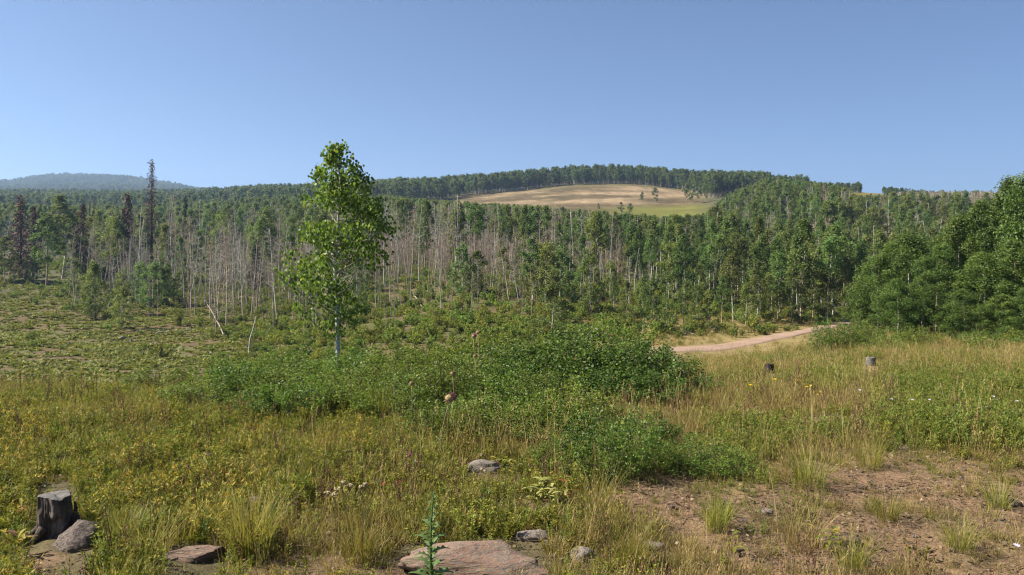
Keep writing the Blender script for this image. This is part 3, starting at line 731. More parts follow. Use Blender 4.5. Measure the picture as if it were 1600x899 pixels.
for px, Y in zip(pxs, Ys):
    X0 = (px - 800) / F * Y
    grove = float(fbm(X0 * .035, Y * .035, 71)); dm = float(fbm(X0 * .06, Y * .06, 72))
    if px < 110 and Y < 150: continue
    if px < 330 and Y < 74: continue
    if px < 330:
        pl_, pd = (.06, .26) if Y < 100 else ((.14, .42) if Y < 165 else (.36, .16))
    elif px < 470:
        pl_, pd = (.05, .55) if Y < 115 else ((.18, .45) if Y < 170 else (.40, .16))
    elif px < 930:
        edge = (84 if px > 600 else 78) + 46 * (float(fbm(X0 * .07, 3.3, 76)) - .5)
        if Y < edge: pl_, pd = .10 + .06 * (px > 820), .22
        elif Y < 128: pl_, pd = (.10 + .10 * (px > 820), .72)
        elif Y < 165: pl_, pd = .30, .45
        else: pl_, pd = .55, .16
    elif px < 1010:
        pl_, pd = (.14, .3) if Y < 90 else ((.40, .4) if Y < 130 else (.55, .12))
    elif px < 1320:
        pl_, pd = (.55, .28) if Y < 150 else (.55, .10)
    else:
        pl_, pd = (.5, .16) if Y < 170 else (.42, .18)
    if 1090 < px < 1330 and 120 < Y < 230: pd += .25 * (dm > .52)
    if px > 1430 and 225 < Y < 300: pl_, pd = .08, .9
    if px > 1230 and Y > 170 and dm > .56: pl_, pd = pl_ * .4, pd + .35
    # meadow openings
    if 660 < px < 1120 and Y > np.interp(px, [660, 720, 800, 900, 1000, 1120], [330, 285, 262, 235, 232, 225]): continue
    if 1343 < px < 1374 and 300 < Y: continue
    pl_ *= .55 + .9 * (grove > .46); area = 1.0
    u = rng.random()
    if u < pl_:
        H = rng.uniform(5.5, 10) * (.85 if px > 950 and Y < 120 else 1)
        if px > 1130 and Y > 180: H *= 1.0
        v = int(rng.choice([0, 1, 2, 3, 4, 5, 6, 7, 8, 9, 10, 11], p=PL))
        if v >= 9: H *= .72
        if px < 960 and Y < 100: H *= .55; v = int(rng.integers(9, 12))
        H = clampH(px, Y, float(height(X0, Y)), H)
        if H > 3: add(lives, px, Y, H, v, wf=rng.uniform(.9, 1.35) * (1.25 if Y > 180 else 1))
    elif u < pl_ + pd:
        thick = (470 < px < 930 and Y < 128)
        v = int(rng.choice(10, p=PD)) if thick else int(rng.integers(0, 10))
        H = rng.uniform(3.0, 6.0) if 4 <= v < 8 else rng.uniform(5.5, 9.5)
        if Y < 84: H *= .62
        H = clampH(px, Y, float(height(X0, Y)), H)
        if H > 2: add(deads, px, Y, H, v)

n = 1900
for px, Y in zip(rng.uniform(380, 985, n), np.sqrt(rng.uniform(82 ** 2, 138 ** 2, n))):
    X0 = (px - 800) / F * Y
    if float(fbm(X0 * .09, Y * .09, 75)) < .40 or (px > 860 and rng.random() < .5): continue
    add(deads, px, Y, rng.uniform(2.2, 5.2), int(rng.integers(4, 8)))
n = 360     # pale bare stems standing in front of the left-hand woods and over the open slope
for px, Y in zip(rng.uniform(110, 960, n), np.sqrt(rng.uniform(62 ** 2, 128 ** 2, n))):
    if px < 330 and Y < 76: continue
    if px > 480 and Y > 90: continue
    v = int(rng.choice([0, 3, 4, 6, 8, 9], p=[.2, .25, .2, .1, .15, .1]))
    H = rng.uniform(3, 5.5) if v in (4, 6) else rng.uniform(4.5, 8.5)
    add(deads, px, Y, H * (.62 if px > 480 else 1), v, wf=.9)
for px, Y in zip(rng.uniform(1395, 1550, 330), np.sqrt(rng.uniform(205 ** 2, 318 ** 2, 330))):
    H = clampH(px, Y, at(px, Y)[2], rng.uniform(5.5, 9))
    if H > 2.5: add(deads, px, Y, H, int(rng.integers(0, 4)), wf=1.3)
def zone(px, Y):
    for lim, nm in ((115, 'at the far left'), (330, 'below the tall dead spruce'), (450, 'left of the lone aspen'), (620, 'behind the lone aspen'), (810, 'right of the lone aspen'),
                    (960, 'above the centre bushes'), (1090, 'above the road bend'), (1320, 'beyond the gravel road')):
        if px < lim: return nm
    return 'on the right-hand ridge'
def depth_word(Y): return 'front row' if Y < 80 else ('second rows' if Y < 102 else ('middle rows' if Y < 138 else 'back rows'))
LOOK_L = ['white-stemmed tall'] * 9 + ['bushy low-crowned'] * 3
for k in (0, 3, 7, 8): LOOK_L[k] = 'tan-stemmed tall'
LOOK_L[6] = 'thin-topped white-stemmed'
LOOK_D = ['grey branchy dead', 'tan branchy dead', 'grey branchy dead', 'white branchy dead', 'short grey leafless', 'short brown leafless', 'short tan leafless', 'short brown leafless', 'white nearly branchless dead', 'grey nearly branchless dead']

def plant(lst, lib, nmax, name, cat, look, parts, stuffname, stufflabel, stuffcat, seed):
    rng = np.random.default_rng(seed)
    lst.sort(key=lambda d: -d['big'])
    ind, rest = lst[:nmax], lst[nmax:]
    groups = {}
    for d in ind: groups.setdefault((look[d['var']], zone(d['px'], d['Y']), depth_word(d['Y'])), []).append(d)
    src = {}
    for (lk, zn, dw), ds in groups.items():
        ds.sort(key=lambda d: d['px'])
        for i, d in enumerate(ds):
            Hl, meshes = lib[d['var']]
            s = d['H'] / Hl; wx = s * d['w']
            r, ch = tree_thing(name, meshes, (d['x'], d['y'], d['z']), rng.uniform(0, 6.28), (wx, wx, s), parts)
            if name == 'dead_aspen': r.rotation_euler = (rng.normal(0, .06), rng.normal(0, .085), rng.uniform(0, 6.28))
            if d['var'] not in src: src[d['var']] = ch
            row = dw if dw == 'front row' else dw
            noun = 'aspen'
            if len(ds) == 1: lab = f'only {lk} {noun} in the {row} {zn}'
            elif len(ds) <= 26 : lab = f'{ORD[i]} {lk} {noun} from the left, {row} {zn}'
            else: lab = f'{lk} {noun} among many alike, {row} {zn}'
            tag(r, ' '.join(lab.split()[:17]), cat, f'{lk} {noun}s, {row} {zn}')
    vs = sorted(src); remap = {v: i for i, v in enumerate(vs)}
    rest = [d for d in rest if d['var'] in remap]
    if rest:
        m = len(rest)
        sc = np.array([[d['H'] / lib[d['var']][0] * d['w']] * 2 + [d['H'] / lib[d['var']][0]] for d in rest])
        scatter(stuffname, [(d['x'], d['y'], d['z']) for d in rest], srot(rng, m, .035), sc, np.array([remap[d['var']] for d in rest]), [src[v] for v in vs], stufflabel, stuffcat)
    print(name, len(ind), len(rest))
plant(lives, LIVE, 255, 'aspen_tree', 'tree', LOOK_L, ('trunk', 'crown'), 'aspen_forest', 'mass of green aspens covering the slopes behind the nearer trees', 'forest', 1)
plant(deads, DEAD, 290, 'dead_aspen', 'tree', LOOK_D, ('trunk', 'branches'), 'dead_aspen_thicket', 'thicket of bare grey dead aspen stems across the middle slope', 'forest', 2)

# far trees: bald hill, ridges, distant hill
rng = np.random.default_rng(31)
FSRC = []
def far_tree(px, bpy_, tpy, var, wf, label):
    x, y, z = hit(px, bpy_, 200); H = (bpy_ - tpy) / F * y; s = H / 10
    r, ch = tree_thing('aspen_tree', FAR[var][1], (x, y, z), rng.uniform(0, 6.28), (s * wf, s * wf, s)); FSRC.append(ch)
    tag(r, label, 'tree', 'scattered trees on the bald hill')
for a_ in [(1002, 319, 300, 0, 1.2, 'left one of two small lone trees on the bald hill meadow'), (1024, 319, 293, 1, 1.4, 'taller right one of two lone trees on the bald hill meadow'),
          (1072, 317, 288, 2, 1.5, 'dark tree at the left of the clump at the bald hill corner'), (1082, 318, 290, 3, 1.6, 'dark tree in the middle of the clump at the bald hill corner'),
          (1092, 317, 296, 0, 1.2, 'dark tree at the right of the clump at the bald hill corner'), (1102, 315, 287, 1, 1.2, 'slim tree with a pale trunk beside the bald hill clump'),
          (1112, 312, 292, 2, 1.2, 'small tree on the right rim of the bald hill'), (970, 336, 316, 3, 1.5, 'tree at the foot of the bald hill, left of a dark one'),
          (984, 337, 318, 2, 1.6, 'dark leaning tree at the foot of the bald hill'), (936, 331, 318, 0, 1.3, 'small tree at the lower left foot of the bald hill'),
          (712, 322, 291, 1, 1.3, 'thin yellowish tree standing out left of the bald hill')]:
    far_tree(*a_)
pts, sc, va = [], [], []
def fill(n, p0, p1, y0, y1, h0, h1, wf=1.2, dens=None):
    for _ in range(n):
        px = rng.uniform(p0, p1); Y = math.sqrt(rng.uniform(y0 * y0, y1 * y1))
        if dens and not dens(px, Y): continue
        x, y, z = at(px, Y); s = rng.uniform(h0, h1) / 10
        pts.append((x, y, z)); sc.append((s * wf, s * wf, s)); va.append(rng.integers(0, 4))
edge = lambda px, Y: Y > np.interp(px, [560, 700, 760, 850, 900, 1000, 1060, 1110, 1130], [330, 385, 412, 428, 434, 434, 420, 330, 310])
fill(4200, 560, 1130, 330, 520, 5.8, 11, 1.15, edge)
fill(360, 1110, 1200, 340, 430, 7, 10, 1.15)
fill(220, 1190, 1262, 340, 430, 5, 8.5, 1.15)
fill(300, 1255, 1345, 340, 400, 2.5, 4.8, 1.3)
fill(260, 1378, 1560, 318, 350, 1.6, 3.4, 1.5)
fill(180, 1560, 1900, 300, 420, 6, 9, 1.2)
fill(3800, -350, 640, 340, 760, 8, 12, 1.25)
fill(500, 380, 660, 380, 640, 8, 12, 1.25)
scatter('distant_woods', pts, srot(rng, len(pts), .03), sc, np.array(va), FSRC[:4], 'distant wooded ridges with pale stems below dark green crowns', 'forest')
pts, sc, va = [], [], []
fill(6500, -350, 420, 1250, 2150, 11, 17, 1.7)
scatter('far_hill_woods', pts, srot(rng, len(pts), .03), sc, np.array(va), FSRC[:4], 'blue-green woods covering the low far hill at left', 'forest')

# conifers
DSP = [conifer(400 + i, 12, 1.7, 110, M['burnt'], 1.0, .08) for i in range(2)]
TSP = conifer(410, 18, 1.55, 120, M['burnt'], .75, .22, .3)
GSP = conifer(411, 9, 1.2, 130, M['spruce'], 1.6, .08)
for px, b_, t_, me, H0, wf, lab, dead in [
    (33, 434, 305, DSP[0], 12, .95, 'leftmost reddish brown dead spruce at the edge of the woods', 1), (52, 434, 321, DSP[1], 12, .8, 'leaning dark red dead spruce beside the leftmost dead spruce', 1),
    (131, 434, 318, DSP[1], 12, .75, 'slim reddish dead spruce left of the black charred poles', 1), (120, 434, 332, DSP[0], 12, .8, 'lower reddish dead spruce left of the slim dead spruce', 1), (199, 434, 302, DSP[0], 12, .85, 'brown dead spruce left of the tallest dead spruce', 1),
    (193, 434, 325, DSP[1], 12, .9, 'shorter brown dead spruce against the left of the brown one', 1), (237, 435, 248, TSP, 18, 1.0, 'tallest dead spruce, dark and ragged, rising above the skyline', 1), (174, 434, 332, DSP[1], 12, .8, 'smallest dead spruce tip right of the charred poles', 1),
    (291, 410, 306, GSP, 9, .55, 'narrow dark green spruce spire right of the tallest dead spruce', 0), (399, 455, 374, GSP, 9, 1.1, 'small dark green spruce on the slope left of the lone aspen', 0)]:
    x, y, z = hit(px, b_, 40); H = (b_ - t_) / F * y; s = H / H0
    r, ch = tree_thing('dead_spruce' if dead else 'spruce_tree', me, (x, y, z), px * .37, (s * wf * (1.75 if me[0] is not TSP[0] else 1.15), s * wf * (1.75 if me[0] is not TSP[0] else 1.15), s)); 
    tag(r, lab, 'tree', 'dead brown spruces at left' if dead else 'dark green spruces')
rngc = np.random.default_rng(8)
for px, t_, lab in ((141, 315, 'left black charred trunk of the burnt pair'), (148, 312, 'right and taller black charred trunk of the burnt pair'), (144.5, 330, 'thin charred trunk between the two black poles')):
    x, y, z = hit(px, 412, 40); H = (412 - t_) / F * y
    mb = MB(); pth = trunk_path(rngc, H, .006); tube(mb, pth, .17 * (1 - pth[:, 2] / H * .6), 6)
    for k in range(40):
        zz_ = H * rngc.uniform(.25, 1); ph = rngc.uniform(0, 6.28); s_ = along(pth, np.array([zz_]))[0]
        tube(mb, [s_, s_ + np.array([math.cos(ph) * .5, math.sin(ph) * .5, rngc.uniform(-.3, .25)])], [.05, .01], 3, cap=False)
    o = mb.build('charred_trunk', [M['dark_wood']]); o.location = (x, y, z); tag(o, lab, 'tree', 'charred black poles')

# ------------------------------------------------------------------ shrubs
def shrub_mesh(seed, Rr, H, nst, nl, ls, leaf, shape=ROUND, flat=.55):
    rng = np.random.default_rng(seed); st = MB(); lf = MB()
    tips = []
    for k in range(nst):
        ph = rng.uniform(0, 6.28); rr = Rr * math.sqrt(rng.random()); h = H * (1 - flat * (rr / Rr) ** 2) * rng.uniform(.62, 1.08)
        b0 = np.array([math.cos(ph) * rr * .45, math.sin(ph) * rr * .45, -.05]); e = np.array([math.cos(ph) * rr, math.sin(ph) * rr, h])
        m = b0 * .5 + e * .5 + np.array([math.cos(ph) * -.08 * rr, math.sin(ph) * -.08 * rr, .05 * h])
        tube(st, [b0, m, e], [.006 * H + .002, .004 * H + .001, .0015], 3, cap=False); tips.append((b0, m, e))
    per = nl // nst
    for (b0, m, e) in tips:
        f = 1 - rng.random(per) ** 1.6 * .85
        q = np.where(f[:, None] < .5, b0 + (m - b0) * (f * 2)[:, None], m + (e - m) * (f * 2 - 1)[:, None])
        q = q + rdir(rng, per) * (rng.random(per) ** .6 * .13 * (Rr + H) * .5)[:, None]
        q[:, 2] = np.maximum(q[:, 2], .01)
        n = norm(rdir(rng, per) + np.array([0, 0, .55])); u = norm(np.cross(n, rdir(rng, per)))
        sz = ls * rng.uniform(.6, 1.3, per)
        tn = np.clip(rng.normal(.45, .2, per) + rng.normal(0, .12), 0, .96) + (rng.random(per) < .015) * .5
        leaves(lf, q, u, n, sz, sz * .72, tn, shape)
    return st.mesh('stems', [M['twig']]), lf.mesh('foliage', [leaf])
SHR = [shrub_mesh(500 + i, .55, .8, 46, 3600, .026, M['shrub'], ROUND) for i in range(3)]
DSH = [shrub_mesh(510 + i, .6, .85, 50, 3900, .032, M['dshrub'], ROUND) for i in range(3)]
LOW = [shrub_mesh(520 + i, .5, .55, 46, 2000, .034, M['shrub'], OVATE) for i in range(2)]
rng = np.random.default_rng(12)
shr = []
def row(lib, p0, p1, step, Y, toprow, wj, lib2=None, where=''):
    k = 0; px = p0
    while px <= p1:
        p = px + rng.normal(0, step * .2); Yj = Y * rng.uniform(.96, 1.04)
        tr = np.interp(p, toprow[0], toprow[1]) + rng.normal(0, 9)
        x, y, z = at(p, Yj); H = EYE - (tr - HOR) / F * Yj - z
        if H > .15: shr.append((lib, x, y, z, H, wj * rng.uniform(.85, 1.2), p, where))
        px += step
TOP = ([180, 240, 290, 340, 400, 440, 520, 560, 620, 680, 740, 790, 850, 900, 950, 1000, 1040, 1075, 1100], [602, 590, 588, 578, 560, 556, 558, 556, 544, 540, 534, 530, 528, 525, 526, 534, 552, 580, 610])
row('SHR', 195, 1040, 46, 11.2, TOP, .62, where='back')
row('SHR', 215, 800, 50, 10.2, ([180, 290, 340, 440, 560, 620, 740, 800], [614, 600, 590, 570, 562, 558, 552, 548]), .58, where='middle')
row('SHR', 430, 880, 46, 8.5, ([430, 600, 800, 880], [596, 588, 584, 592]), .46, where='rim')
row('SHR', 690, 980, 44, 7.5, ([690, 800, 980], [634, 624, 640]), .38, where='spill')
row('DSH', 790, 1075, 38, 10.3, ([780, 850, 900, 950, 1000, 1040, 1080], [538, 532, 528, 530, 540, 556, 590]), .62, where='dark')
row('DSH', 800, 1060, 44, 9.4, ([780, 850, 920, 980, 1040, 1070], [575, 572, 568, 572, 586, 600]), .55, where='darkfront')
row('SHR', 330, 800, 52, 9.4, ([300, 400, 500, 600, 700, 800], [604, 588, 584, 580, 576, 574]), .5, where='front')
row('LOW', 640, 900, 50, 8.2, ([600, 700, 800, 900], [628, 618, 612, 618]), .5, where='low')
row('LOW', 480, 660, 60, 8.6, ([480, 660], [626, 620]), .45, where='low')
row('SHR', 890, 1130, 48, 5.9, ([880, 950, 1050, 1140], [680, 668, 682, 712]), .30, where='fore')
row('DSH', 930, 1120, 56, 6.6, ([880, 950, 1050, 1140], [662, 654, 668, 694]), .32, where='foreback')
row('LOW', 840, 930, 44, 6.9, ([840, 930], [655, 652]), .42, where='fore')
row('LOW', 30, 260, 60, 10.6, ([20, 100, 200, 260], [610, 606, 600, 592]), .5, where='left')
row('LOW', 1100, 1250, 60, 18, ([1100, 1250], [570, 556]), .5, where='meadow')
row('SHR', 1288, 1360, 22, 22, ([1250, 1290, 1310, 1340], [520, 508, 504, 512]), .5, where='bend')
row('LOW', 1345, 1640, 52, 24, ([1340, 1640], [524, 518]), .8, where='stand')
row('LOW', 1280, 1640, 90, 20.5, ([1280, 1640], [540, 534]), .6, where='belt')
LIB = {'SHR': (SHR, .55, .8), 'DSH': (DSH, .6, .85), 'LOW': (LOW, .5, .55)}
WH = {'back': ('leafy green shrub in the back row of the long thicket', 'shrubs of the long thicket'), 'middle': ('leafy green shrub in the middle row of the long thicket', 'shrubs of the long thicket'),
      'front': ('leafy green shrub in the front row of the long thicket', 'shrubs of the long thicket'), 'dark': ('dark glossy shrub along the top of the dark centre thicket', 'dark glossy shrubs of the centre thicket'),
      'darkfront': ('dark glossy shrub along the front of the dark centre thicket', 'dark glossy shrubs of the centre thicket'), 'low': ('low shrub spilling into the grass before the long thicket', 'low shrubs before the thicket'),
      'fore': ('knee-high dark shrub in the foreground below the dark thicket', 'foreground shrubs'), 'left': ('low shrub on the rim above the valley clearing', 'low shrubs on the left rim'),
      'foreback': ('dark low shrub in the back row of the small foreground thicket', 'foreground shrubs'),
      'spill': ('leafy shrub where the thicket spills forward into the grass', 'shrubs spilling forward from the thicket'),
      'rim': ('leafy green shrub along the near rim of the long thicket', 'shrubs of the long thicket'),
      'bend': ('green bush hiding the end of the road beside the leafy stand', 'bushes at the end of the road'), 'belt': ('low bush in the front belt where the dry meadow meets the stand', 'bushes at the foot of the leafy stand'),
      'meadow': ('low bush on the meadow rim before the gravel road', 'bushes on the meadow rim'), 'stand': ('green bush in the belt at the foot of the leafy stand', 'bushes at the foot of the leafy stand')}
byw = {}
for s in shr: byw.setdefault(s[7], []).append(s)
for wh, ss_ in byw.items():
    ss_.sort(key=lambda s: s[6])
    for i, (lb, x, y, z, H, wj, p, _) in enumerate(ss_):
        lib, R0, H0 = LIB[lb]
        r, ch = tree_thing('shrub', lib[i % len(lib)], (x, y, z), rng.uniform(0, 6.28), (wj / R0, wj / R0, H / H0 * 1.22), ('stems', 'foliage'))
        lab, gr = WH[wh]
        l0 = lab.split(' ', 1)
        o_ = ORD[i] if i < 20 else None
        tag(r, f'{o_} {lab} from left' if o_ else f'rightmost {lab}', 'shrub', gr)

# shrubs on the slope
SLP = [shrub_mesh(530 + i, .6, .8, 26, 700, .10, M['slope'], DIAMOND) for i in range(3)]
SLP += [shrub_mesh(536, .45, 1.5, 16, 600, .11, M['slope'], DIAMOND, .3)]
SS = []
for px, py, H, v, lab in ((168, 500, .9, 0, 'round green bush on the left slope above the clearing'), (110, 455, 1.6, 1, 'bushy clump in the long grass at the top of the valley clearing'), (278, 510, 1.6, 3, 'upright dark bush at the lower edge of the valley trees'),
                      (250, 560, .9, 2, 'single small dark bush low in the valley clearing')):
    x, y, z = hit(px, py, 26); s = H / (.8 if v < 3 else 1.5)
    r, ch = tree_thing('shrub', SLP[v], (x, y, z), 1.0, (s, s, s), ('stems', 'foliage')); tag(r, lab, 'shrub', 'bushes in the valley'); SS.append((v, ch))
SS.sort(key=lambda a: a[0]); SS = [c for v, c in SS]
rng = np.random.default_rng(14)
pts, sc, va = [], [], []
n = 30000
Ys = np.sqrt(rng.uniform(30 ** 2, 150 ** 2, n)); pxs = rng.uniform(-150, 1750, n)
Xs = (pxs - 800) / F * Ys; Zs = height(Xs, Ys); nn = fbm(Xs * .22, Ys * .22, 81); rd = on_road(Xs, Ys)
for px, Y, x, z, q, o_ in zip(pxs, Ys, Xs, Zs, nn, rd):
    if o_: continue
    d = .75 if q > .5 else .3
    if px < 330: d = .012 if Y < 78 else (.12 if Y < 100 else .5)
    elif px < 450: d = d * float(sstep(330, 450, px)) + .1
    if px > 960 and Y < 62: d *= .35
    if 1000 < px < 1430 and Y < np.interp(px, [p[0] for p in near], [p[1] for p in near]): continue
    if px < 130 and 80 < Y < 130: d = .10
    if rng.random() < d:
        pts.append((x, Y, z)); s = rng.uniform(.4, .95) * (1 if Y > 45 else .8); sc.append((s * 1.1, s * 1.1, s * rng.uniform(.7, 1.1))); va.append(rng.choice([0, 1, 2, 3], p=[.3, .3, .3, .1]))
scatter('slope_shrubs', pts, srot(rng, len(pts)), sc, np.array(va), SS, 'low green shrubs and sprouts covering the slope below the dead trees', 'undergrowth')
print('slope shrubs', len(pts))

# leafy clumps of the valley clearing
def clump_mesh(seed, n, ln, wd, mat, lift=.5):
    rng = np.random.default_rng(seed); mb = MB()
    ph = rng.uniform(0, 6.28, n); el = rng.uniform(.15, 1.2, n) * lift
    u = np.stack([np.cos(ph), np.sin(ph), el], 1); L = ln * rng.uniform(.6, 1.2, n)
    c = norm(u) * (L * .5)[:, None] + np.stack([rng.normal(0, .1, n), rng.normal(0, .1, n), np.zeros(n)], 1)
    leaves(mb, c, u, np.array([[0, 0, 1.0]]) + rng.normal(0, .35, (n, 3)), L, wd * rng.uniform(.7, 1.3, n), np.clip(rng.normal(.5, .25, n), 0, 1), OVATE)
    return mb.mesh('leaf_clump', [mat])
CL = []
for i, (px, py, lab) in enumerate(((120, 575, 'yellow-green leafy clump near the lower rim of the clearing'), (310, 552, 'yellow-green leafy clump at the right end of the clearing'), (210, 540, 'yellow-green leafy clump below the small valley trees'))):
    o = link('leafy_clump', clump_mesh(560 + i, 34, .34, .11, M['mule'])); o.location = hit(px, py, 28); tag(o, lab, 'plant', 'leafy clumps of the valley clearing'); CL.append([o])
n = 34000
Ys = np.sqrt(rng.uniform(26 ** 2, 112 ** 2, n)); pxs = rng.uniform(-180, 640, n)
Xs = (pxs - 800) / F * Ys; Zs = height(Xs, Ys); nn = fbm(Xs * .35, Ys * .35, 91)
d = (.35 + .65 * sstep(.42, .55, nn)) * (1 - sstep(330, 520, pxs) * .8) * np.where(Ys > 92, .5, 1) * (1 - .93 * np.exp(-((pxs - 318) / 48) ** 2 - ((Ys - 39) / 6.5) ** 2))
k = rng.random(n) < d * .95
pts = np.stack([Xs, Ys, Zs], 1)[k]; m = len(pts)
scatter('clearing_clumps', pts, srot(rng, m), s3(rng.uniform(.4, 1.1, m)), rng.integers(0, 3, m), CL, 'yellow-green leafy clumps spread over the brown valley clearing', 'ground cover')

# ------------------------------------------------------------------ near plants
def green_tuft(seed, n=46, h=.17):
    rng = np.random.default_rng(seed); mb = MB()
    blades(mb, rng, n, h, .07, .0042, .6, np.clip(rng.normal(.38, .22, n), 0, 1))
    return mb.mesh('grass_tuft', [M['grass']])
def dry_tuft(seed, n=30, h=.25, heads=5):
    rng = np.random.default_rng(seed); mb = MB()
    blades(mb, rng, n, h * .55, .06, .004, .7, np.clip(rng.normal(.45, .25, n), 0, 1))
    tip = blades(mb, rng, heads * 2, h, .05, .0032, .35, np.clip(rng.normal(.55, .2, heads * 2), 0, 1), curl=.2)
    tp = tip[:heads]
    leaves(mb, tp, np.stack([rng.normal(0, .3, heads), rng.normal(0, .3, heads), np.ones(heads)], 1), rdir(rng, heads), rng.uniform(.025, .05, heads), .0055, np.clip(rng.normal(.75, .15, heads), 0, 1))
    return mb.mesh('dry_grass_tuft', [M['dry']])
def forb(seed, nst=8, h=.17, ln=.022, wd=.011, per=24, mat='forb', shape=OVATE, up=.4):
    rng = np.random.default_rng(seed); mb = MB()
    for k in range(nst):
        ph = rng.uniform(0, 6.28); hh = h * rng.uniform(.5, 1.15); rr = rng.uniform(.0, .09)
        b0 = np.array([math.cos(ph) * rr, math.sin(ph) * rr, -.01]); e = b0 + np.array([math.cos(ph) * hh * .3, math.sin(ph) * hh * .3, hh])
        tube(mb, [b0, (b0 + e) / 2 + np.array([0, 0, .02]), e], [.0025, .002, .001], 3, cap=False, mat=1)
        f = rng.uniform(.12, 1, per); q = b0 + (e - b0) * f[:, None]
        pa = rng.uniform(0, 6.28, per); u = np.stack([np.cos(pa), np.sin(pa), rng.normal(up, .35, per)], 1); u = norm(u)
        L = ln * rng.uniform(.6, 1.35, per)
        leaves(mb, q + u * (L * .55)[:, None], u, np.array([[0, 0, 1.0]]) + rng.normal(0, .45, (per, 3)), L, wd * rng.uniform(.7, 1.3, per), np.clip(rng.normal(.42, .2, per) + rng.normal(0, .12), 0, 1), shape)
    return mb.mesh('weed', [M[mat], M['grass']])
def culms(seed, n=6, h=.40):
    rng = np.random.default_rng(seed); mb = MB()
    tip = blades(mb, rng, n, h, .09, .0034, .3, np.clip(rng.normal(.6, .2, n), 0, 1), curl=.25)
    for j in range(4):
        leaves(mb, tip - np.array([0, 0, .02 * j]), np.stack([rng.normal(0, .35, n), rng.normal(0, .35, n), np.ones(n)], 1), rdir(rng, n), rng.uniform(.02, .04, n), .0055, np.clip(rng.normal(.75, .15, n), 0, 1))
    return mb.mesh('tall_grass_stalks', [M['dry']])
def stalks(seed):
    rng = np.random.default_rng(seed); mb = MB()
    for k in range(3):
        b0 = np.array([rng.normal(0, .04), rng.normal(0, .04), -.02]); e = b0 + np.array([rng.normal(0, .04), rng.normal(0, .04), rng.uniform(.2, .36)])
        tube(mb, [b0, (b0 + e) / 2 + rng.normal(0, .008, 3), e], [.003, .0025, .0015], 4, cap=False)
        m = 40; f = rng.uniform(.4, 1, m); c = b0 + (e - b0) * f[:, None] + rng.normal(0, .008, (m, 3))
        leaves(mb, c, rdir(rng, m) + np.array([0, 0, .6]), rdir(rng, m), rng.uniform(.008, .02, m), .008, np.clip(rng.normal(.5, .3, m), 0, 1), OVATE)
    return mb.mesh('dried_stalk', [M['brownstalk']])
def litter(seed, n=26):
    rng = np.random.default_rng(seed); mb = MB()
    c = np.stack([rng.normal(0, .16, n), rng.normal(0, .16, n), rng.uniform(.004, .03, n)], 1)
    u = np.stack([rng.normal(size=n), rng.normal(size=n), rng.normal(0, .12, n)], 1)
    thin = rng.random(n) < .6
    leaves(mb, c, u, np.array([[0, 0, 1.0]]) + rng.normal(0, .4, (n, 3)), np.where(thin, rng.uniform(.08, .26, n), rng.uniform(.02, .045, n)), np.where(thin, .004, .02), np.clip(rng.normal(.5, .28, n), 0, 1), OVATE)
    return mb.mesh('litter', [M['litter']])
def tussock(seed, mat, n=150, h=.36):
    rng = np.random.default_rng(seed); mb = MB()
    blades(mb, rng, n, h, .11, .0034, .75, np.clip(rng.normal(.34 if mat == 'grass' else .3, .25, n), 0, 1))
    if mat == 'grass': blades(mb, rng, n // 3, h * 1.2, .10, .003, .45, np.clip(rng.normal(.75, .15, n // 3), 0, 1))
    return mb.mesh('tussock', [M[mat]])

near_specs = [ # (mesh maker, px, py, label, name, category)
 (lambda: green_tuft(600), 620, 838, 'small green grass tuft left of the flat pinkish boulder', 'grass_tuft', 'grass'),
 (lambda: green_tuft(601, 40, .12), 1545, 812, 'short green grass tuft on the bare soil near the right edge', 'grass_tuft', 'grass'),
 (lambda: dry_tuft(602), 1240, 812, 'dry seeding grass tuft on the bare soil right of centre', 'dry_grass_tuft', 'grass'),
 (lambda: dry_tuft(603, 34, .19, 3), 960, 838, 'dry grass tuft between the pale flat rocks', 'dry_grass_tuft', 'grass'),
 (lambda: forb(604), 330, 835, 'leafy green weed above the flat slab rock at left', 'weed', 'plant'),
 (lambda: forb(605, 9, .12, .016, .010, 26), 560, 820, 'small-leaved green weed beside the soil patch', 'weed', 'plant'),
 (lambda: forb(606, 6, .18, .036, .008, 16, 'forb', OVATE, .8), 250, 720, 'long-leaved weed in the left meadow', 'weed', 'plant'),
 (lambda: forb(607, 6, .18, .034, .009, 14, 'oldleaf', OVATE, .6), 30, 812, 'withered yellow and brown leafy weed left of the tree stump', 'weed', 'plant'),
 (lambda: culms(608), 1215, 850, 'tall thin dry stalks standing on the soil at right', 'grass_stalks', 'grass'),
 (lambda: litter(609), 480, 822, 'dead stems and dry scraps on the soil patch left of centre', 'plant_litter', 'litter'),
 (lambda: litter(610), 1120, 800, 'dead stems and dry scraps on the soil right of centre', 'plant_litter', 'litter'),
 (lambda: forb(611, 9, .08, .018, .011, 16), 1440, 870, 'low creeping green weed on the soil at lower right', 'weed', 'plant'),
 (lambda: forb(612, 8, .20, .028, .010, 24, 'slope', OVATE, .5), 1480, 655, 'grey-green weed in the pale-flowered patch at right', 'weed', 'plant'),
 (lambda: stalks(613), 212, 745, 'dark brown dried weed stalk standing in the left meadow', 'dried_stalk', 'plant'),
]
NS = []
for mk, px, py, lab, nm, cat in near_specs:
    o = link(nm, mk()); o.location = hit(px, py); tag(o, lab, cat); NS.append([o])

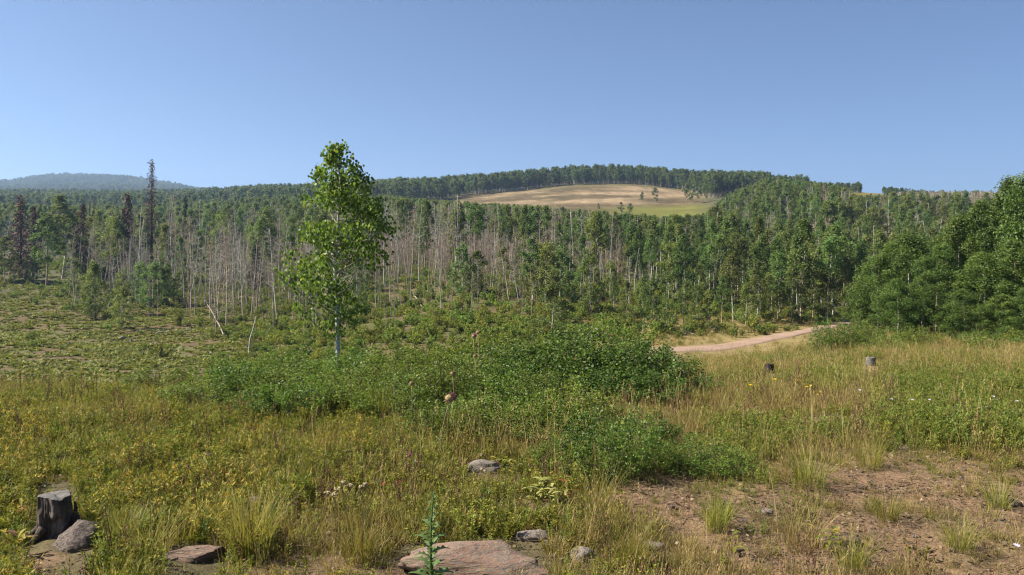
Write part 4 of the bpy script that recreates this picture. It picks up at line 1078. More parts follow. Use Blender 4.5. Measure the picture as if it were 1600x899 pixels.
# density fields of the near ground
rng = np.random.default_rng(22)
def sample(n, y0, y1, p0, p1):
    Ys = np.sqrt(rng.uniform(y0 ** 2, y1 ** 2, n)); px = rng.uniform(p0, p1, n)
    X = (px - 800) / F * Ys
    return X, Ys, px
parts_ = [sample(17000, 3.3, 8.0, -150, 1750), sample(22000, 8, 14, -150, 1750), sample(18000, 14, 30, 950, 1850), sample(2500, 1.2, 3.3, -900, 2500)]
X = np.concatenate([a[0] for a in parts_]); Y = np.concatenate([a[1] for a in parts_]); px = np.concatenate([a[2] for a in parts_])
Z = height(X, Y); bb = bare(X, Y); n = len(X)
py = pyof(Y, Z)
dry = np.clip(.25 + .36 * sstep(820, 1150, px) + .35 * sstep(760, 880, py) * sstep(100, 600, px) + (fbm(X * .8, Y * .8, 101) - .5) * 1.3, .04, .95)
lush = sstep(.52, .66, fbm(X * .55, Y * .55, 103))
mint = np.maximum(sstep(1340, 1420, px) * (1 - sstep(690, 720, py)) * sstep(575, 610, py), sstep(.6, .7, fbm(X * .7, Y * .7, 105)) * sstep(1050, 1150, px)*.7)
keep = rng.random(n) > bb * .52
u = rng.random(n); v = rng.random(n)
var = np.zeros(n, int)
wleft = 1 - sstep(420, 700, px)
isdry = u < dry
var = np.where(isdry, np.where(v < .30, 2, np.where(v < .66, 3, np.where(v < .76, 8, np.where(v < .9, 9, 10)))), np.where(v < .26, 0, np.where(v < .48, 1, np.where(v < .66, 4, np.where(v < .86, 5, np.where(v < .92, 6, 11))))))
v2 = rng.random(n)
pt = fbm(X * 2.6, Y * 2.6, 111); pt2 = fbm(X * 1.1, Y * 1.1, 113)
var = np.where((v2 < .26 * wleft * sstep(.52, .64, pt)) & (py > 640), 7, var)
var = np.where((v2 > .97) & (py > 600), 13, var)
var = np.where((v2 > .62) & (v2 < .96) & (wleft > .5) & (pt2 > .47), np.where(rng.random(n) < .7, 4, 6), var)
var = np.where((rng.random(n) < .62 * mint), 12, var)
var = np.where((Y > 14) & np.isin(var, (9, 10)), 3, var)
sc = rng.uniform(.36, .95, n) * np.where(bb > .25, .6, 1.0) * (1 + .25 * lush)
sc = np.where(Y > 14, sc * 1.2, np.where(Y > 9, sc * 1.15, sc))
sc = np.where(Y < 3.3, sc * .6, sc)
keep &= ~on_road(X, Y)
inth = (px > 300) & (px < 1060) & (Y > 8.9) & (Y < 12.2)
sc = np.where(inth, sc * .7, sc)
keep &= ~(inth & (rng.random(n) < .45))
# rocks and the stump stay visible
CLEAR = [(1360, 574, 16, 9), (1201, 586, 16, 9), (740, 885, 130, 46), (104, 870, 58, 26), (110, 848, 46, 20), (300, 884, 58, 26), (300, 868, 52, 18), (100, 850, 62, 26), (752, 738, 30, 12), (834, 845, 30, 12), (1022, 862, 32, 8), (1310, 852, 40, 14), (912, 878, 22, 12), (85, 800, 36, 55), (1198, 806, 18, 8), (1582, 790, 22, 10), (586, 758, 18, 6), (400, 790, 18, 8), (318, 718, 14, 6), (1590, 650, 24, 6)]
for cx, cy, rx, ry in CLEAR:
    dd = ((px - cx) / rx) ** 2 + ((py - cy) / ry) ** 2
    keep &= ~((dd < 1.0) & (rng.random(n) < .93))
    low = (np.abs(px - cx) < rx) & (py > cy) & (py < cy + ry * 2.4)
    sc = np.where(low, sc * .55, sc)
keep &= ~((np.isin(var, (0, 2, 3, 4, 6, 7, 8))) & (bb > .5) & (rng.random(n) < .5))
K = np.where(keep)[0]
pts = np.stack([X, Y, Z], 1)[K]
soilz = sstep(900, 1050, px) * sstep(690, 760, py)
sc = sc * (1 - .30 * soilz)
K = np.where(keep)[0]
pts = np.stack([X, Y, Z], 1)[K]
s_ = s3(sc[K]); s_[:, 2] *= rng.uniform(.75, 1.2, len(K))
scatter('meadow_grass', pts, srot(rng, len(K), .10), s_, var[K], NS, 'mixed green and dry grass and weeds covering the foreground meadow', 'grass')
# litter on soil
X, Y, px = sample(4200, 3.3, 9.5, -100, 1700); bb = bare(X, Y); k = rng.random(len(X)) < .15 + .6 * bb
pts = np.stack([X, Y, height(X, Y)], 1)[k]; m = len(pts)
scatter('ground_litter', pts, srot(rng, m, .05), s3(rng.uniform(.5, 1.1, m)), rng.integers(0, 2, m), [NS[9], NS[10]], 'dry stems and scraps strewn over the bare soil', 'litter')
# grass along the road and the valley top
X, Y, px = sample(5200, 30, 78, 850, 1560); k = ~on_road(X, Y) & (rng.random(len(X)) < np.where(Y < np.interp(px, [p[0] for p in near], [p[1] for p in near]), .25, .9))
X, Y, px = X[k], Y[k], px[k]; m = len(X)
scatter('verge_grass', np.stack([X, Y, height(X, Y)], 1), srot(rng, m, .1), s3(rng.uniform(1.2, 2.4, m)), rng.choice(4, m, p=[.25, .15, .35, .25]), NS[:4], 'tall tan and green grass along both sides of the gravel road', 'grass')

# tussocks
TUS = [tussock(640, 'grass'), tussock(641, 'dry'), tussock(642, 'grass', 190, .42)]
for px, py, v, s, lab in [(232, 872, 1, 1.15, 'tall dry bunchgrass right of the rock by the stump'), (392, 868, 2, 1.2, 'tall olive bunchgrass right of the flat slab'), (190, 850, 0, .9, 'short green bunchgrass between stump rock and slab'),
    (930, 800, 0, 1.1, 'green bunchgrass below the foreground dark shrubs'), (1560, 795, 0, .8, 'small green bunchgrass on bare soil near the right edge'), (1265, 760, 0, 1.2, 'wide green bunchgrass at the upper edge of the bare soil'),
    (1385, 815, 0, .75, 'sparse green bunchgrass in the middle of the bare soil'), (1255, 860, 1, 1.1, 'dry bunchgrass left of the pinkish rock on the soil'), (700, 850, 1, .8, 'dry bunchgrass just left of the flat pinkish boulder top'),
    (1120, 830, 2, .75, 'olive bunchgrass on the soil left of the small pale stones'), (990, 888, 2, .8, 'olive bunchgrass at the bottom right of the pinkish boulder'), (560, 880, 2, .9, 'olive bunchgrass at the bottom left of the pinkish boulder'),
    (1140, 660, 1, 1.3, 'pale dry bunchgrass right of the dark thicket'), (1070, 690, 1, 1.3, 'pale dry bunchgrass before the dark thicket'), (1210, 640, 1, 1.2, 'dry bunchgrass left of the yellow flowers'), (700, 690, 2, 1.0, 'olive bunchgrass above the pale rounded rock'),
    (1360, 735, 0, 1.0, 'green bunchgrass just above the widest bare soil'), (1500, 860, 0, .8, 'green bunchgrass at the lower right of the soil'), (590, 655, 2, 1.1, 'tall olive bunchgrass before the long thicket'), (1330, 890, 0, .8, 'green bunchgrass at the bottom below the pinkish rock')]:
    o = link('bunchgrass', TUS[v]); o.location = hit(px, py); o.scale = (s * .8, s * .8, s * .8); o.rotation_euler = (0, 0, px * .7); tag(o, lab, 'grass', 'bunchgrass tussocks')

# ------------------------------------------------------------------ rocks
def ico(n=3):
    import bmesh
    bm = bmesh.new(); bmesh.ops.create_icosphere(bm, subdivisions=n, radius=1)
    V = np.array([v.co[:] for v in bm.verts]); Fc = np.array([[v.index for v in f.verts] for f in bm.faces]); bm.free()
    return V, Fc
IV, IF = ico(4)
def n3(p, s, seed): return (fbm(p[:, 0] * s + 7.3, p[:, 1] * s + p[:, 2] * s * .7, seed, 3) + fbm(p[:, 2] * s + 3.1, p[:, 0] * s - p[:, 1] * s * .6, seed + 5, 3)) - 1
def rock_mesh(seed, mat, flat=.6, rough=.28):
    rng = np.random.default_rng(seed)
    p = IV.copy(); 
    for k in range(9):
        d = rdir(rng, 1)[0]; cut_ = rng.uniform(.55, .9); t = p @ d; p = p - np.maximum(t - cut_, 0)[:, None] * d * .85
    p = p * (1 + rough * n3(IV, 1.7, seed) + .16 * n3(IV, 5, seed + 3) + .05 * n3(IV, 14, seed + 4))[:, None]
    p[:, 2] *= flat
    p /= np.abs(p[:, :2]).max()
    mb = MB(); mb.add(p, [IF]); return mb.mesh('rock', [mat], True)
ROCKS = [(740, 880, 255, 56, 'rock_pink', 'largest flat pinkish tan boulder at the bottom centre', 40), (300, 866, 112, 22, 'rock_pink', 'flat grey-brown slab between the two tall bunchgrasses', 41), (112, 830, 76, 56, 'rock_dark', 'round grey-brown rock against the foot of the tree stump', 42),
 (752, 726, 58, 26, 'rock_pale', 'pale rounded rock half buried above the centre', 43), (586, 752, 32, 13, 'rock_grey', 'small grey rock in the grass beside the soil patch', 44), (834, 834, 58, 26, 'rock_pale', 'whitish lichened rock right above the largest boulder', 45),
 (912, 866, 42, 30, 'rock_pale', 'small blocky pale rock right of the largest boulder', 46), (1024, 853, 62, 18, 'rock_pale', 'long low whitish rock right of the blocky pale rock', 47), (1312, 842, 74, 28, 'rock_pink', 'pinkish wedge rock on the bare soil at right', 48),
 (1198, 800, 34, 14, 'rock_pale', 'small pale stone on the soil left of the pinkish wedge', 49), (1582, 783, 44, 18, 'rock_pink', 'tan stone at the right edge of the bare soil', 50), (400, 781, 36, 14, 'rock_grey', 'grey stone lying left of the soil patch', 51),
 (300, 816, 18, 12, 'rock_pink', 'little pink stone above the flat slab', 52), (318, 711, 26, 13, 'rock_grey', 'grey stone in the weeds of the left meadow', 53), (200, 628, 28, 11, 'rock_pale', 'tan stone on the rim above the clearing', 54), (1588, 644, 44, 11, 'rock_pale', 'whitish flat rock at the right edge among pale flowers', 55),
 (12, 672, 24, 11, 'rock_grey', 'small grey stone at the left edge of the meadow', 56), (885, 842, 36, 16, 'rock_pink', 'tan stone between lichened and blocky rocks', 57), (1138, 688, 14, 9, 'rock_pale', 'tiny pale stone right of the foreground shrubs', 58), (1120, 862, 22, 10, 'rock_pink', 'small tan stone low on the soil right of centre', 59),
 (200, 876, 34, 14, 'rock_pink', 'pinkish stone in the soil below the stump rock', 60), (1290, 884, 22, 10, 'rock_pink', 'little tan stone at the bottom below the wedge rock', 61), (938, 893, 26, 14, 'rock_pale', 'pale stone at the bottom edge right of the boulder', 62),
 (1415, 700, 24, 8, 'rock_pink', 'thin tan stone in the grass at the top of the soil', 63), (203, 532, 10, 8, 'rock_grey', 'grey stone under the small trees in the clearing', 64), (188, 528, 12, 7, 'rock_pale', 'pale stone left of the grey one in the clearing', 65), (1050, 792, 20, 9, 'rock_pink', 'orange tan stone on the soil below the foreground shrubs', 66)]
for px, py, wpx, hpx, mt, lab, sd_ in ROCKS:
    bot = py + hpx / 2; x, y, z = hit(px, bot, 26 if py < 600 else 3.2)
    wm = wpx / F * y; hm = hpx / F * y
    o = link('rock', rock_mesh(sd_, M[mt], 1.0, .22)); 
    dep = wm * (.5 if hpx / wpx < .5 else .85)
    o.location = (x, y + dep * .32, z + hm * .10); o.scale = (wm * .52, dep * .55, hm * .62); o.rotation_euler = (0, 0, (px % 7 - 3) * .05)
    tag(o, lab, 'rock')

rng = np.random.default_rng(44)
src = [[o] for o in bpy.data.objects if o.name.startswith('rock') and o.data.materials[0] in (M['rock_pink'], M['rock_grey'])][-6:]
X, Y, px = sample(1500, 3.3, 10, 0, 1650); bb = bare(X, Y); k = rng.random(len(X)) < .06 + .6 * bb
pts = np.stack([X, Y, height(X, Y) + .003], 1)[k]; m = len(pts)
q = rng.uniform(.006, .028, m) * np.where(rng.random(m) < .12, 1.8, 1)
scatter('soil_pebbles', pts, srot(rng, m, .2), np.stack([q, q * .8, q * .55], 1), rng.integers(0, len(src), m), src, 'small tan and grey pebbles scattered over the bare soil', 'pebbles')

# ------------------------------------------------------------------ stump
def stump():
    rng = np.random.default_rng(3)
    x, y, z = hit(86, 838)
    r = empty('tree_stump', (x, y, z)); tag(r, 'weathered grey sawn tree stump with charred hollow at lower left', 'stump')
    k = y / F; H = (838 - 773) * k; R0 = 22.5 * k
    na, nz = 110, 44
    a = np.arange(na) * 2 * math.pi / na
    V = []
    for j in range(nz):
        t_ = j / (nz - 1)
        rad = R0 * (1 + .38 * (1 - t_) ** 2.2) * (1 + .05 * np.sin(a * 5 + 1) + .03 * np.sin(a * 11 + t_ * 2)) * (1 + .16 * (fbm(np.cos(a) * 3 + 5, np.sin(a) * 3 + t_ * 1.2, 7) - .5) * 2 + .13 * (fbm(np.cos(a) * 9 + 5, np.sin(a) * 9 + t_ * 2.2, 17) - .5) - .10 * sstep(.55, .75, fbm(np.cos(a) * 14 + 9, np.sin(a) * 14 + t_ * 1.5, 27, 2)))
        front = np.exp(-((a - 4.95 + .1 * math.sin(t_ * 8)) / .62) ** 2)     # hollow on the camera side
        rad = rad * (1 - .62 * front * sstep(.02, .2, t_) * (1 - sstep(.45, .66, t_ + .05 * np.sin(a * 9))))
        zt = t_ * H * (1 + .02 * np.sin(a * 2))
        zt = zt - .10 * H * t_ * (np.exp(-((a - 5.6) / .35) ** 2) * .6 * (t_ > .9))
        V.append(np.stack([np.cos(a) * rad, np.sin(a) * rad, zt - .03 * (1 - t_)], 1))
    V = np.concatenate(V); i = np.arange(nz - 1)[:, None] * na; j = np.arange(na)[None]; jn = (j + 1) % na
    q = np.stack([i + j, i + jn, i + na + jn, i + na + j], -1).reshape(-1, 4)
    mb = MB(); mb.add(V, [q]); mb.build('bark', [M['stump']], r, True)
    rim = V[-na:]; c = rim.mean(0)
    rings = [rim, c + (rim - c) * .8 + np.array([0, 0, .004]), c + (rim - c) * .5 + np.array([0, 0, .002]), c + (rim - c) * .2 + np.array([0, 0, .005])]
    V2 = np.concatenate(rings + [c[None] + np.array([[0, 0, .004]])]); V2[:, 2] += (rng.random(len(V2)) - .5) * .004
    i = np.arange(3)[:, None] * na
    q = np.stack([i + j, i + jn, i + na + jn, i + na + j], -1).reshape(-1, 4)
    tri = np.stack([3 * na + np.arange(na), 3 * na + (np.arange(na) + 1) % na, np.full(na, 4 * na)], 1)
    mb = MB(); mb.add(V2, [q, tri]); mb.build('cut_face', [M['stump_top']], r)
    # splintered shards and roots at the right side
    for (dx, h, wd, dy) in ((31, 62, 9, .0), (37, 46, 9, -.01), (43, 30, 11, .0), (26, 40, 8, -.05)):
        mb = MB(); b0 = np.array([dx * k, dy, -.03]); n_ = 7
        pth = np.stack([b0 + np.array([-.06 * t_ * R0 + .01 * math.sin(t_ * 9), 0, t_ * h * k]) for t_ in np.linspace(0, 1, n_)])
        tube(mb, pth, np.linspace(wd, wd * .15, n_) * k * rng.uniform(.8, 1.2, n_), 5)
        mb.build('splinter', [M['dark_wood']], r)
    for ph, L in ((3.5, 34), (4.2, 26), (5.9, 40), (.3, 36)):
        mb = MB(); ts = np.linspace(0, 1, 6)
        pth = np.stack([np.array([math.cos(ph) * (R0 * .8 + L * k * t_), math.sin(ph) * (R0 * .8 + L * k * t_), .075 * (1 - t_) ** 1.5 - .01]) for t_ in ts])
        tube(mb, pth, np.linspace(10, 3, 6) * k * .8, 7); mb.build('root', [M['stump']], r, True)
stump()
# small stumps on the meadow
def mini_stump(px, py, wpx, hpx, mat, top, lab):
    x, y, z = hit(px, py); k = y / F; rng = np.random.default_rng(int(px))
    r = empty('tree_stump', (x, y, z)); tag(r, lab, 'stump')
    a = np.arange(14) * 2 * math.pi / 14; H = hpx * k; R0 = wpx * k / 2
    V = np.concatenate([np.stack([np.cos(a) * R0 * (1.25 - .25 * t_) * (1 + .08 * rng.normal(size=14)), np.sin(a) * R0 * (1.25 - .25 * t_), np.full(14, H * t_ - .03 * (t_ < .1)) + rng.normal(0, .04 * H, 14) * (t_ > .9)], 1) for t_ in (0, .4, .8, 1)])
    i = np.arange(3)[:, None] * 14; j = np.arange(14)[None]; jn = (j + 1) % 14
    mb = MB(); mb.add(V, [np.stack([i + j, i + jn, i + 14 + jn, i + 14 + j], -1).reshape(-1, 4)]); mb.build('bark', [M[mat]], r)
    mb = MB(); mb.add(V[-14:], [np.arange(14)[None]]); mb.build('cut_face', [M[top]], r)
mini_stump(1360, 571, 14, 12, 'stump_top', 'stump_top', 'small grey stump on the dry meadow below the leafy stand')
mini_stump(1201, 583, 14, 14, 'dark_wood', 'dark_wood', 'small black charred stump on the meadow left of the grey one')

# ------------------------------------------------------------------ fallen wood
def log(px0, py0, px1, py1, rpx, mat, lab, ymin=26, lift=.06, br=0, seed=1):
    a = np.array(hit(px0, py0, ymin)); b = np.array(hit(px1, py1, ymin)); rng = np.random.default_rng(seed)
    mid = (a + b) / 2; r = empty('fallen_log', mid); tag(r, lab, 'log', 'fallen logs')
    n = 8; f = np.linspace(0, 1, n)[:, None]; p = a + (b - a) * f
    p[:, 2] = np.maximum(height(p[:, 0], p[:, 1]), p[:, 2]) + lift; p += rng.normal(0, .03, p.shape); p -= mid
    k = mid[1] / F; mb = MB(); tube(mb, p, np.linspace(rpx, rpx * .6, n) * k, 7); mb.build('trunk', [M[mat]], r, True)
    if br:
        mb = MB()
        for q in range(br):
            s = p[rng.integers(2, n)]; d = np.array([rng.normal(0, .7), rng.normal(0, .5), abs(rng.normal(.5, .4))]); L = rng.uniform(.6, 2.0)
            e = s + d * L; tube(mb, [s, (s + e) / 2 + rng.normal(0, .1, 3), e], [.03, .02, .008], 4, cap=False)
            for w_ in range(3): tube(mb, [s + (e - s) * rng.uniform(.4, .9), e + rng.normal(0, .35, 3)], [.012, .005], 3, cap=False)
        mb.build('branches', [M[mat]], r)
log(136, 480, 174, 474, 1.3, 'white_bark', 'thin white log lying among the dead stems above the clearing', seed=1)
log(244, 522, 300, 517, 1.2, 'white_bark', 'pale log on the soil at the upper edge of the clearing', seed=2)
log(368, 470, 392, 463, 2.2, 'tan_bark', 'short pale yellow log on the slope by the small spruce', seed=3)
log(128, 492, 150, 478, .8, 'dead_wood', 'thin grey log left of the white one', seed=4)
log(350, 534, 318, 470, .8, 'dead_wood', 'bare toppled tree with branches at the right end of the clearing', br=12, seed=5, lift=.5)
log(700, 432, 735, 441, .9, 'white_bark', 'thin white log across the slope under the grey stems', seed=6)
log(645, 460, 662, 482, .9, 'dead_wood', 'grey log pointing downhill on the bushy slope', seed=7)
log(1070, 522, 1098, 525, .9, 'dead_wood', 'fallen grey stem at the foot of the roadside aspens', seed=8)
log(925, 505, 945, 500, .8, 'white_bark', 'bowed pale stem on the slope left of the roadside aspens', seed=9)
log(282, 880, 282, 880, .1, 'dead_wood', 'x') if False else None
# leaning birch-like dead trunk at the end of the clearing
x, y, z = hit(389, 556, 26); k = y / F
mb = MB(); tube(mb, np.array([[0, 0, -.2], [.02, 0, 10 * k], [2 * k, 0, 26 * k], [8 * k, 0, 46 * k], [11 * k, 0, 62 * k]]), np.array([1.7, 1.6, 1.4, 1.1, .5]) * k, 8)
o = mb.build('dead_aspen', [M['white_bark']], smooth=True); o.location = (x, y, z); tag(o, 'short leaning white dead trunk at the right end of the clearing', 'tree')

# ------------------------------------------------------------------ flowers
def stem_curve(b, e, bend, n=6):
    b = np.array(b, float); e = np.array(e, float); f = np.linspace(0, 1, n)[:, None]
    p = b + (e - b) * f; p[:, 0] += bend * np.sin(f[:, 0] * math.pi); return p
def thistle(px, py, Y, rpx, lab, mat='purple', bend=.0, basepx=None):
    k = Y / F; rng = np.random.default_rng(int(px * 3 + py))
    x, y, z = at(basepx or px, Y); r = empty('thistle', (x, y, z)); tag(r, lab, 'flower', 'nodding thistles')
    e = np.array([(px - (basepx or px)) * k, 0, EYE - (py - HOR) * k - z]); R0 = rpx * k
    mb = MB(); tube(mb, stem_curve((0, 0, -.02), e - np.array([R0 * .3, 0, R0 * .7]), bend), [.004, .0038, .0035, .003, .003, .003], 5)
    n = 14; f = rng.uniform(.05, .6, n); pp = stem_curve((0, 0, 0), e, bend, 30)[(f * 29).astype(int)]
    pa = rng.uniform(0, 6.28, n); u = np.stack([np.cos(pa), np.sin(pa), rng.normal(.3, .3, n)], 1)
    leaves(mb, pp + norm(u) * .03, u, np.array([[0, 0, 1.]]) + rng.normal(0, .4, (n, 3)), rng.uniform(.04, .1, n), .016, np.clip(rng.normal(.4, .3, n), 0, 1), OVATE, 1)
    mb.build('stem', [M['bract'], M['thistle']], r)
    V, Fc = ico(2); V = V * np.array([1, 1, .85]) * R0; hb = MB(); hb.add(V * np.array([.85, .85, .8]) - np.array([R0 * .25, 0, R0 * .15]) + e, [Fc], .3)
    d = rdir(rng, 90); d = d[(d[:, 0] < .35)]; leaves(hb, e - np.array([R0 * .25, 0, R0 * .15]) + d * R0 * .9, d + np.array([-.3, 0, -.2]), rdir(rng, len(d)), R0 * .55, R0 * .16, rng.random(len(d)), OVATE)
    hb.build('flower_base', [M['bract']], r)
    fb = MB(); d = norm(rdir(rng, 300) + np.array([.9, -.25, .35])); leaves(fb, e + np.array([R0 * .1, 0, R0 * .05]) + d * R0 * .55, d, rdir(rng, 300), R0 * .8, R0 * .10, rng.random(300), DIAMOND)
    fb.build('petals', [M[mat]], r)
thistle(705, 621, 6.4, 9, 'large dried purple-brown thistle head standing before the thicket', 'purple', -.03, 690)
thistle(741, 525, 9.0, 4, 'small purple thistle on a tall stem above the thicket', 'magenta', .01, 742)
thistle(748, 519, 9.1, 4, 'pale dried thistle head beside the tall purple one', 'bract', .01, 747)
thistle(743, 556, 8.6, 3, 'little thistle bud below the tall purple thistle', 'purple', .01, 744)
thistle(708, 583, 7.6, 4, 'pale dried thistle above the large purple-brown one', 'bract', .01, 710)
thistle(644, 599, 7.8, 4, 'pale dried thistle left of the large purple-brown one', 'bract', .01, 642)
thistle(468, 606, 8.6, 3.5, 'small bright thistle bloom at the left of the thicket', 'magenta', .01, 466)
thistle(640, 711, 6.0, 4, 'bright thistle bloom low in the grass left of the pale rock', 'magenta', .02, 648)

def green_thistle():
    rng = np.random.default_rng(91); Y = 3.95; k = Y / F
    x, y, z = at(676, Y); r = empty('thistle_plant', (x, y, z)); tag(r, 'tall spiny green thistle plant standing before the largest boulder', 'plant')
    H = EYE - (768 - HOR) * k - z
    mb = MB(); pth = stem_curve((0, 0, -.02), (.005, 0, H), -.012, 12); tube(mb, pth, np.linspace(.010, .003, 12), 6, .3); mb.build('stem', [M['thistle']], r, True)
    n = 34
    for q in range(n):
        f = .04 + .94 * q / n; p = pth[int(f * 11)] + (pth[min(11, int(f * 11) + 1)] - pth[int(f * 11)]) * (f * 11 % 1)
        ph = q * 2.4 + rng.normal(0, .3); L = (.13 * (1 - f) ** .8 + .03) * rng.uniform(.8, 1.2); d = np.array([math.cos(ph), math.sin(ph), .75]); d /= np.linalg.norm(d)
        s = np.cross(d, [0, 0, 1.0]); s /= np.linalg.norm(s); up = np.cross(s, d)
        m = 9; ts = np.linspace(0, 1, m); cen = p + np.outer(ts * L, d) + np.outer(-.35 * L * ts ** 2.2, [0, 0, 1.0]) 
        wv = L * .17 * np.sin(np.clip(ts * 1.05 + .05, 0, 1) * math.pi) ** .6 * np.where(np.arange(m) % 2, 1.35, .55); wv[-1] = .001
        lm = MB(); V = np.concatenate([cen - s * wv[:, None] + up * (wv * .5)[:, None], cen, cen + s * wv[:, None] + up * (wv * .5)[:, None]])
        i = np.arange(m - 1); qd = np.concatenate([np.stack([i, i + m, i + m + 1, i + 1], 1), np.stack([i + m, i + 2 * m, i + 2 * m + 1, i + m + 1], 1)])
        lm.add(V, [qd], np.concatenate([np.full(m, .2), np.full(m, .9), np.full(m, .2)])); lm.build('leaf', [M['thistle']], r)
green_thistle()

def umbel(px, py, Y, wpx, lab, basepx):
    k = Y / F; rng = np.random.default_rng(int(px)); x, y, z = at(basepx, Y)
    r = empty('yarrow', (x, y, z)); tag(r, lab, 'flower', 'cream yarrow heads')
    e = np.array([(px - basepx) * k, 0, EYE - (py - HOR) * k - z]); R0 = wpx * k / 2
    mb = MB(); tube(mb, stem_curve((0, 0, -.02), e - np.array([0, 0, .02]), .006), .002, 4)
    hd = MB()
    for q in range(26):
        a_ = rng.uniform(0, 6.28); rr = R0 * math.sqrt(rng.random()); c = e + np.array([math.cos(a_) * rr, math.sin(a_) * rr, rng.normal(0, .003) - .15 * rr])
        tube(mb, [e - np.array([0, 0, .03]), c], [.001, .0008], 3, cap=False)
        V, Fc = ico(1); hd.add(V * np.array([.0065, .0065, .004]) + c, [Fc], rng.random())
    mb.build('stem', [M['bract']], r); hd.build('flower_head', [M['yarrow']], r)
for px, py, wp, bp_, lab in ((512, 769, 10, 520, 'lowest left cream yarrow head of the cluster'), (522, 771, 15, 523, 'widest cream yarrow head of the cluster'), (528, 763, 11, 526, 'cream yarrow head above the widest one'), (537, 753, 7, 535, 'topmost small cream yarrow head of the cluster'),
    (545, 757, 14, 540, 'cream yarrow head right of the topmost one'), (565, 760, 7, 566, 'pale yarrow head at the right end of the cluster'), (571, 756, 6, 569, 'tiny pale yarrow head at the far right of the cluster')):
    umbel(px, py, 4.85, wp, lab, bp_)
def daisy(px, py, Y, wpx, mat, name, lab, grp, np_=9):
    k = Y / F; rng = np.random.default_rng(int(px * 7)); x, y, z = at(px + 2, Y)
    r = empty(name, (x, y, z)); tag(r, lab, 'flower', grp); e = np.array([-2 * k, 0, EYE - (py - HOR) * k - z]); R0 = wpx * k / 2
    mb = MB(); tube(mb, stem_curve((0, 0, -.02), e, .01), .002, 4); mb.build('stem', [M['grass']], r)
    pa = np.arange(np_) * 2 * math.pi / np_; u = np.stack([np.cos(pa), np.sin(pa) - .2, .35 + .25 * np.sin(pa)], 1)
    fm = MB(); leaves(fm, e + norm(u) * R0 * .55, u, np.array([[0, -.7, .7]]) + np.zeros((np_, 3)), R0 * 1.1, R0 * .5, rng.random(np_), OVATE); V, Fc = ico(1); fm.add(V * R0 * .3 + e, [Fc], .2)
    fm.build('petals', [M[mat]], r)
for px, py, lab in ((1260, 605, 'left yellow flower of the upper pair on the meadow'), (1266, 603, 'right yellow flower of the upper pair on the meadow'), (1277, 617, 'left yellow flower of the lower three on the meadow'), (1283, 613, 'middle yellow flower of the lower three on the meadow'), (1288, 616, 'right and brightest yellow flower of the lower three'), (1211, 593, 'single yellow flower left of the others on the meadow'), (1172, 602, 'single yellow flower right of the dark thicket')):
    daisy(px, py, 9.2, 5.5, 'yellow', 'yellow_flower', lab, 'yellow meadow flowers')
lil = [(1343, 610), (1393, 624), (1425, 625), (1452, 625), (1495, 640), (1521, 643), (1532, 638), (1552, 620), (1557, 625), (1573, 638), (1589, 627), (1541, 636), (1383, 670), (1391, 587)]
for i, (px, py) in enumerate(lil): daisy(px, py, 8.0 if py > 600 else 11, 5, 'lilac', 'lilac_flower', f'{ORD[i]} of the listed pale lilac flowers' if False else f'pale lilac flower, {ORD[sorted(a for a, b in lil).index(px)]} from the left on the right-hand meadow', 'pale lilac flowers at right')
daisy(1588, 853, 4.2, 11, 'lilac', 'lilac_flower', 'largest lilac flower near the lower right corner', 'pale lilac flowers at right')

# pale yellow broad-leaved plant and red leaves
def broad(px, py, mat, n, ln, wd, lab, nm, seed, lift=.8):
    rng = np.random.default_rng(seed); r = empty(nm, hit(px, py)); tag(r, lab, 'plant')
    for q in range(n):
        ph = q * 2.4 + rng.normal(0, .3); L = ln * rng.uniform(.6, 1.2); d = np.array([math.cos(ph), math.sin(ph), lift * rng.uniform(.4, 1.3)]); d /= np.linalg.norm(d)
        s = np.cross(d, [0, 0, 1.0]); s /= np.linalg.norm(s); ts = np.linspace(0, 1, 7); p0 = np.array([rng.normal(0, .03), rng.normal(0, .03), 0.02 + rng.uniform(0, .12)])
        cen = p0 + np.outer(ts * L, d) + np.outer(-.45 * L * ts ** 2, [0, 0, 1.0]); wv = wd * np.sin(np.clip(ts * .95 + .05, 0, 1) * math.pi) ** .8 * rng.uniform(.7, 1.2); wv[-1] = .001
        up = np.cross(s, d); V = np.concatenate([cen - s * wv[:, None] + up * (wv * .4)[:, None], cen, cen + s * wv[:, None] + up * (wv * .4)[:, None]]); i = np.arange(6)
        lm = MB(); lm.add(V, [np.concatenate([np.stack([i, i + 7, i + 8, i + 1], 1), np.stack([i + 7, i + 14, i + 15, i + 8], 1)])], rng.random()); lm.build('leaf', [mat], r)
broad(845, 785, M['palel'], 24, .11, .014, 'pale yellow broad-leaved plant below the foreground shrubs', 'broad_leaved_plant', 1)
broad(872, 790, M['palel'], 13, .09, .013, 'smaller pale broad-leaved plant with drooping yellow leaves', 'broad_leaved_plant', 2)
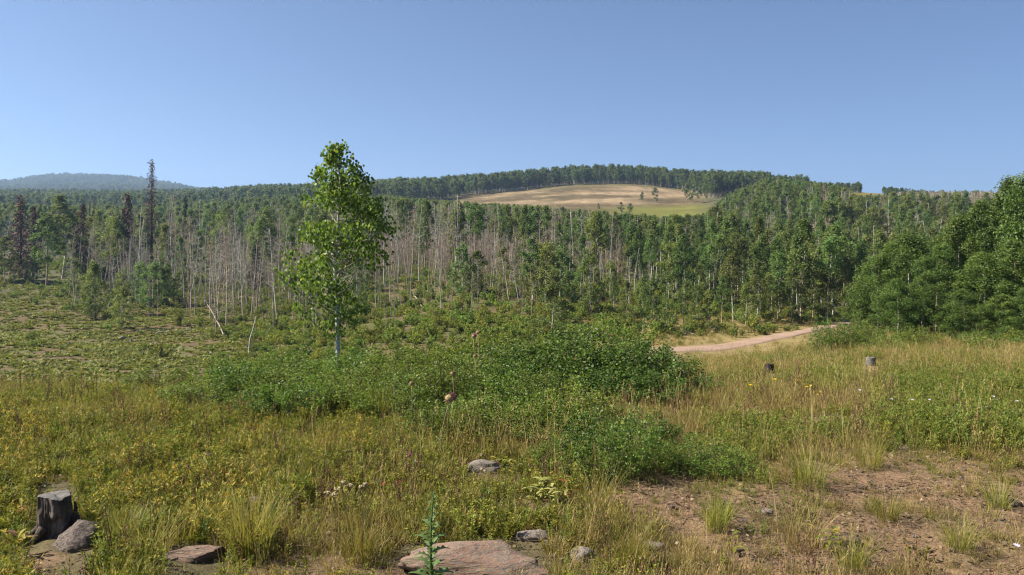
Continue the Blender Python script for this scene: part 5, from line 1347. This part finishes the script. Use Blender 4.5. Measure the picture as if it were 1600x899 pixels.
broad(790, 745, M['forb'], 18, .10, .013, 'green broad-leaved plant right of the pale rounded rock', 'broad_leaved_plant', 3)
broad(612, 784, M['redleaf'], 5, .06, .014, 'low plant with small red leaves in the centre grass', 'red_leaved_plant', 4)
broad(892, 786, M['redleaf'], 7, .07, .006, 'small red-stemmed weed right of the pale leaves', 'red_leaved_plant', 5)
broad(25, 870, M['oldleaf'], 14, .13, .010, 'yellowing broad-leaved plant in the lower left corner', 'broad_leaved_plant', 6, 1.4)
broad(20, 830, M['oldleaf'], 16, .15, .009, 'yellowing broad-leaved plant at the left edge beside the stump', 'broad_leaved_plant', 7, 1.8)
broad(1148, 868, M['forb'], 8, .06, .014, 'low broad green leaves on the soil right of the long pale rock', 'broad_leaved_plant', 8, .5)
broad(1300, 872, M['forb'], 18, .07, .012, 'leafy green plant at the foot of the pinkish wedge rock', 'broad_leaved_plant', 9, .6)

# ------------------------------------------------------------------ haze
top = 360.0
mh, t, b = new_mat('haze_air')
t.nodes.remove(b)
pv = t.nodes.new('ShaderNodeVolumePrincipled')
pv.inputs['Color'].default_value = (.46, .66, 1.0, 1)
pv.inputs['Density'].default_value = .00025
pv.inputs['Anisotropy'].default_value = .3
t.links.new(pv.outputs[0], t.nodes['Material Output'].inputs['Volume'])
lo, hi = np.array([-3500., -3500., -160.]), np.array([3500., 3500., top])
V = np.array([[(lo, hi)[a][0], (lo, hi)[b_][1], (lo, hi)[c][2]] for a in (0, 1) for b_ in (0, 1) for c in (0, 1)])
mb = MB(); mb.add(V, [np.array([[0, 1, 3, 2], [4, 6, 7, 5], [0, 4, 5, 1], [2, 3, 7, 6], [0, 2, 6, 4], [1, 5, 7, 3]])])
o = mb.build('haze', [mh]); tag(o, 'thin blue haze in the air over the whole valley', 'haze', kind='stuff')
gz = max(float(np.array(ob.bound_box)[:, 2].max()) for ob in bpy.data.objects if ob.name in ('ground', 'distant_hill'))
gl = min(float(np.array(ob.bound_box)[:, 2].min()) for ob in bpy.data.objects if ob.name in ('ground', 'distant_hill'))
print('ground z', gl, gz)
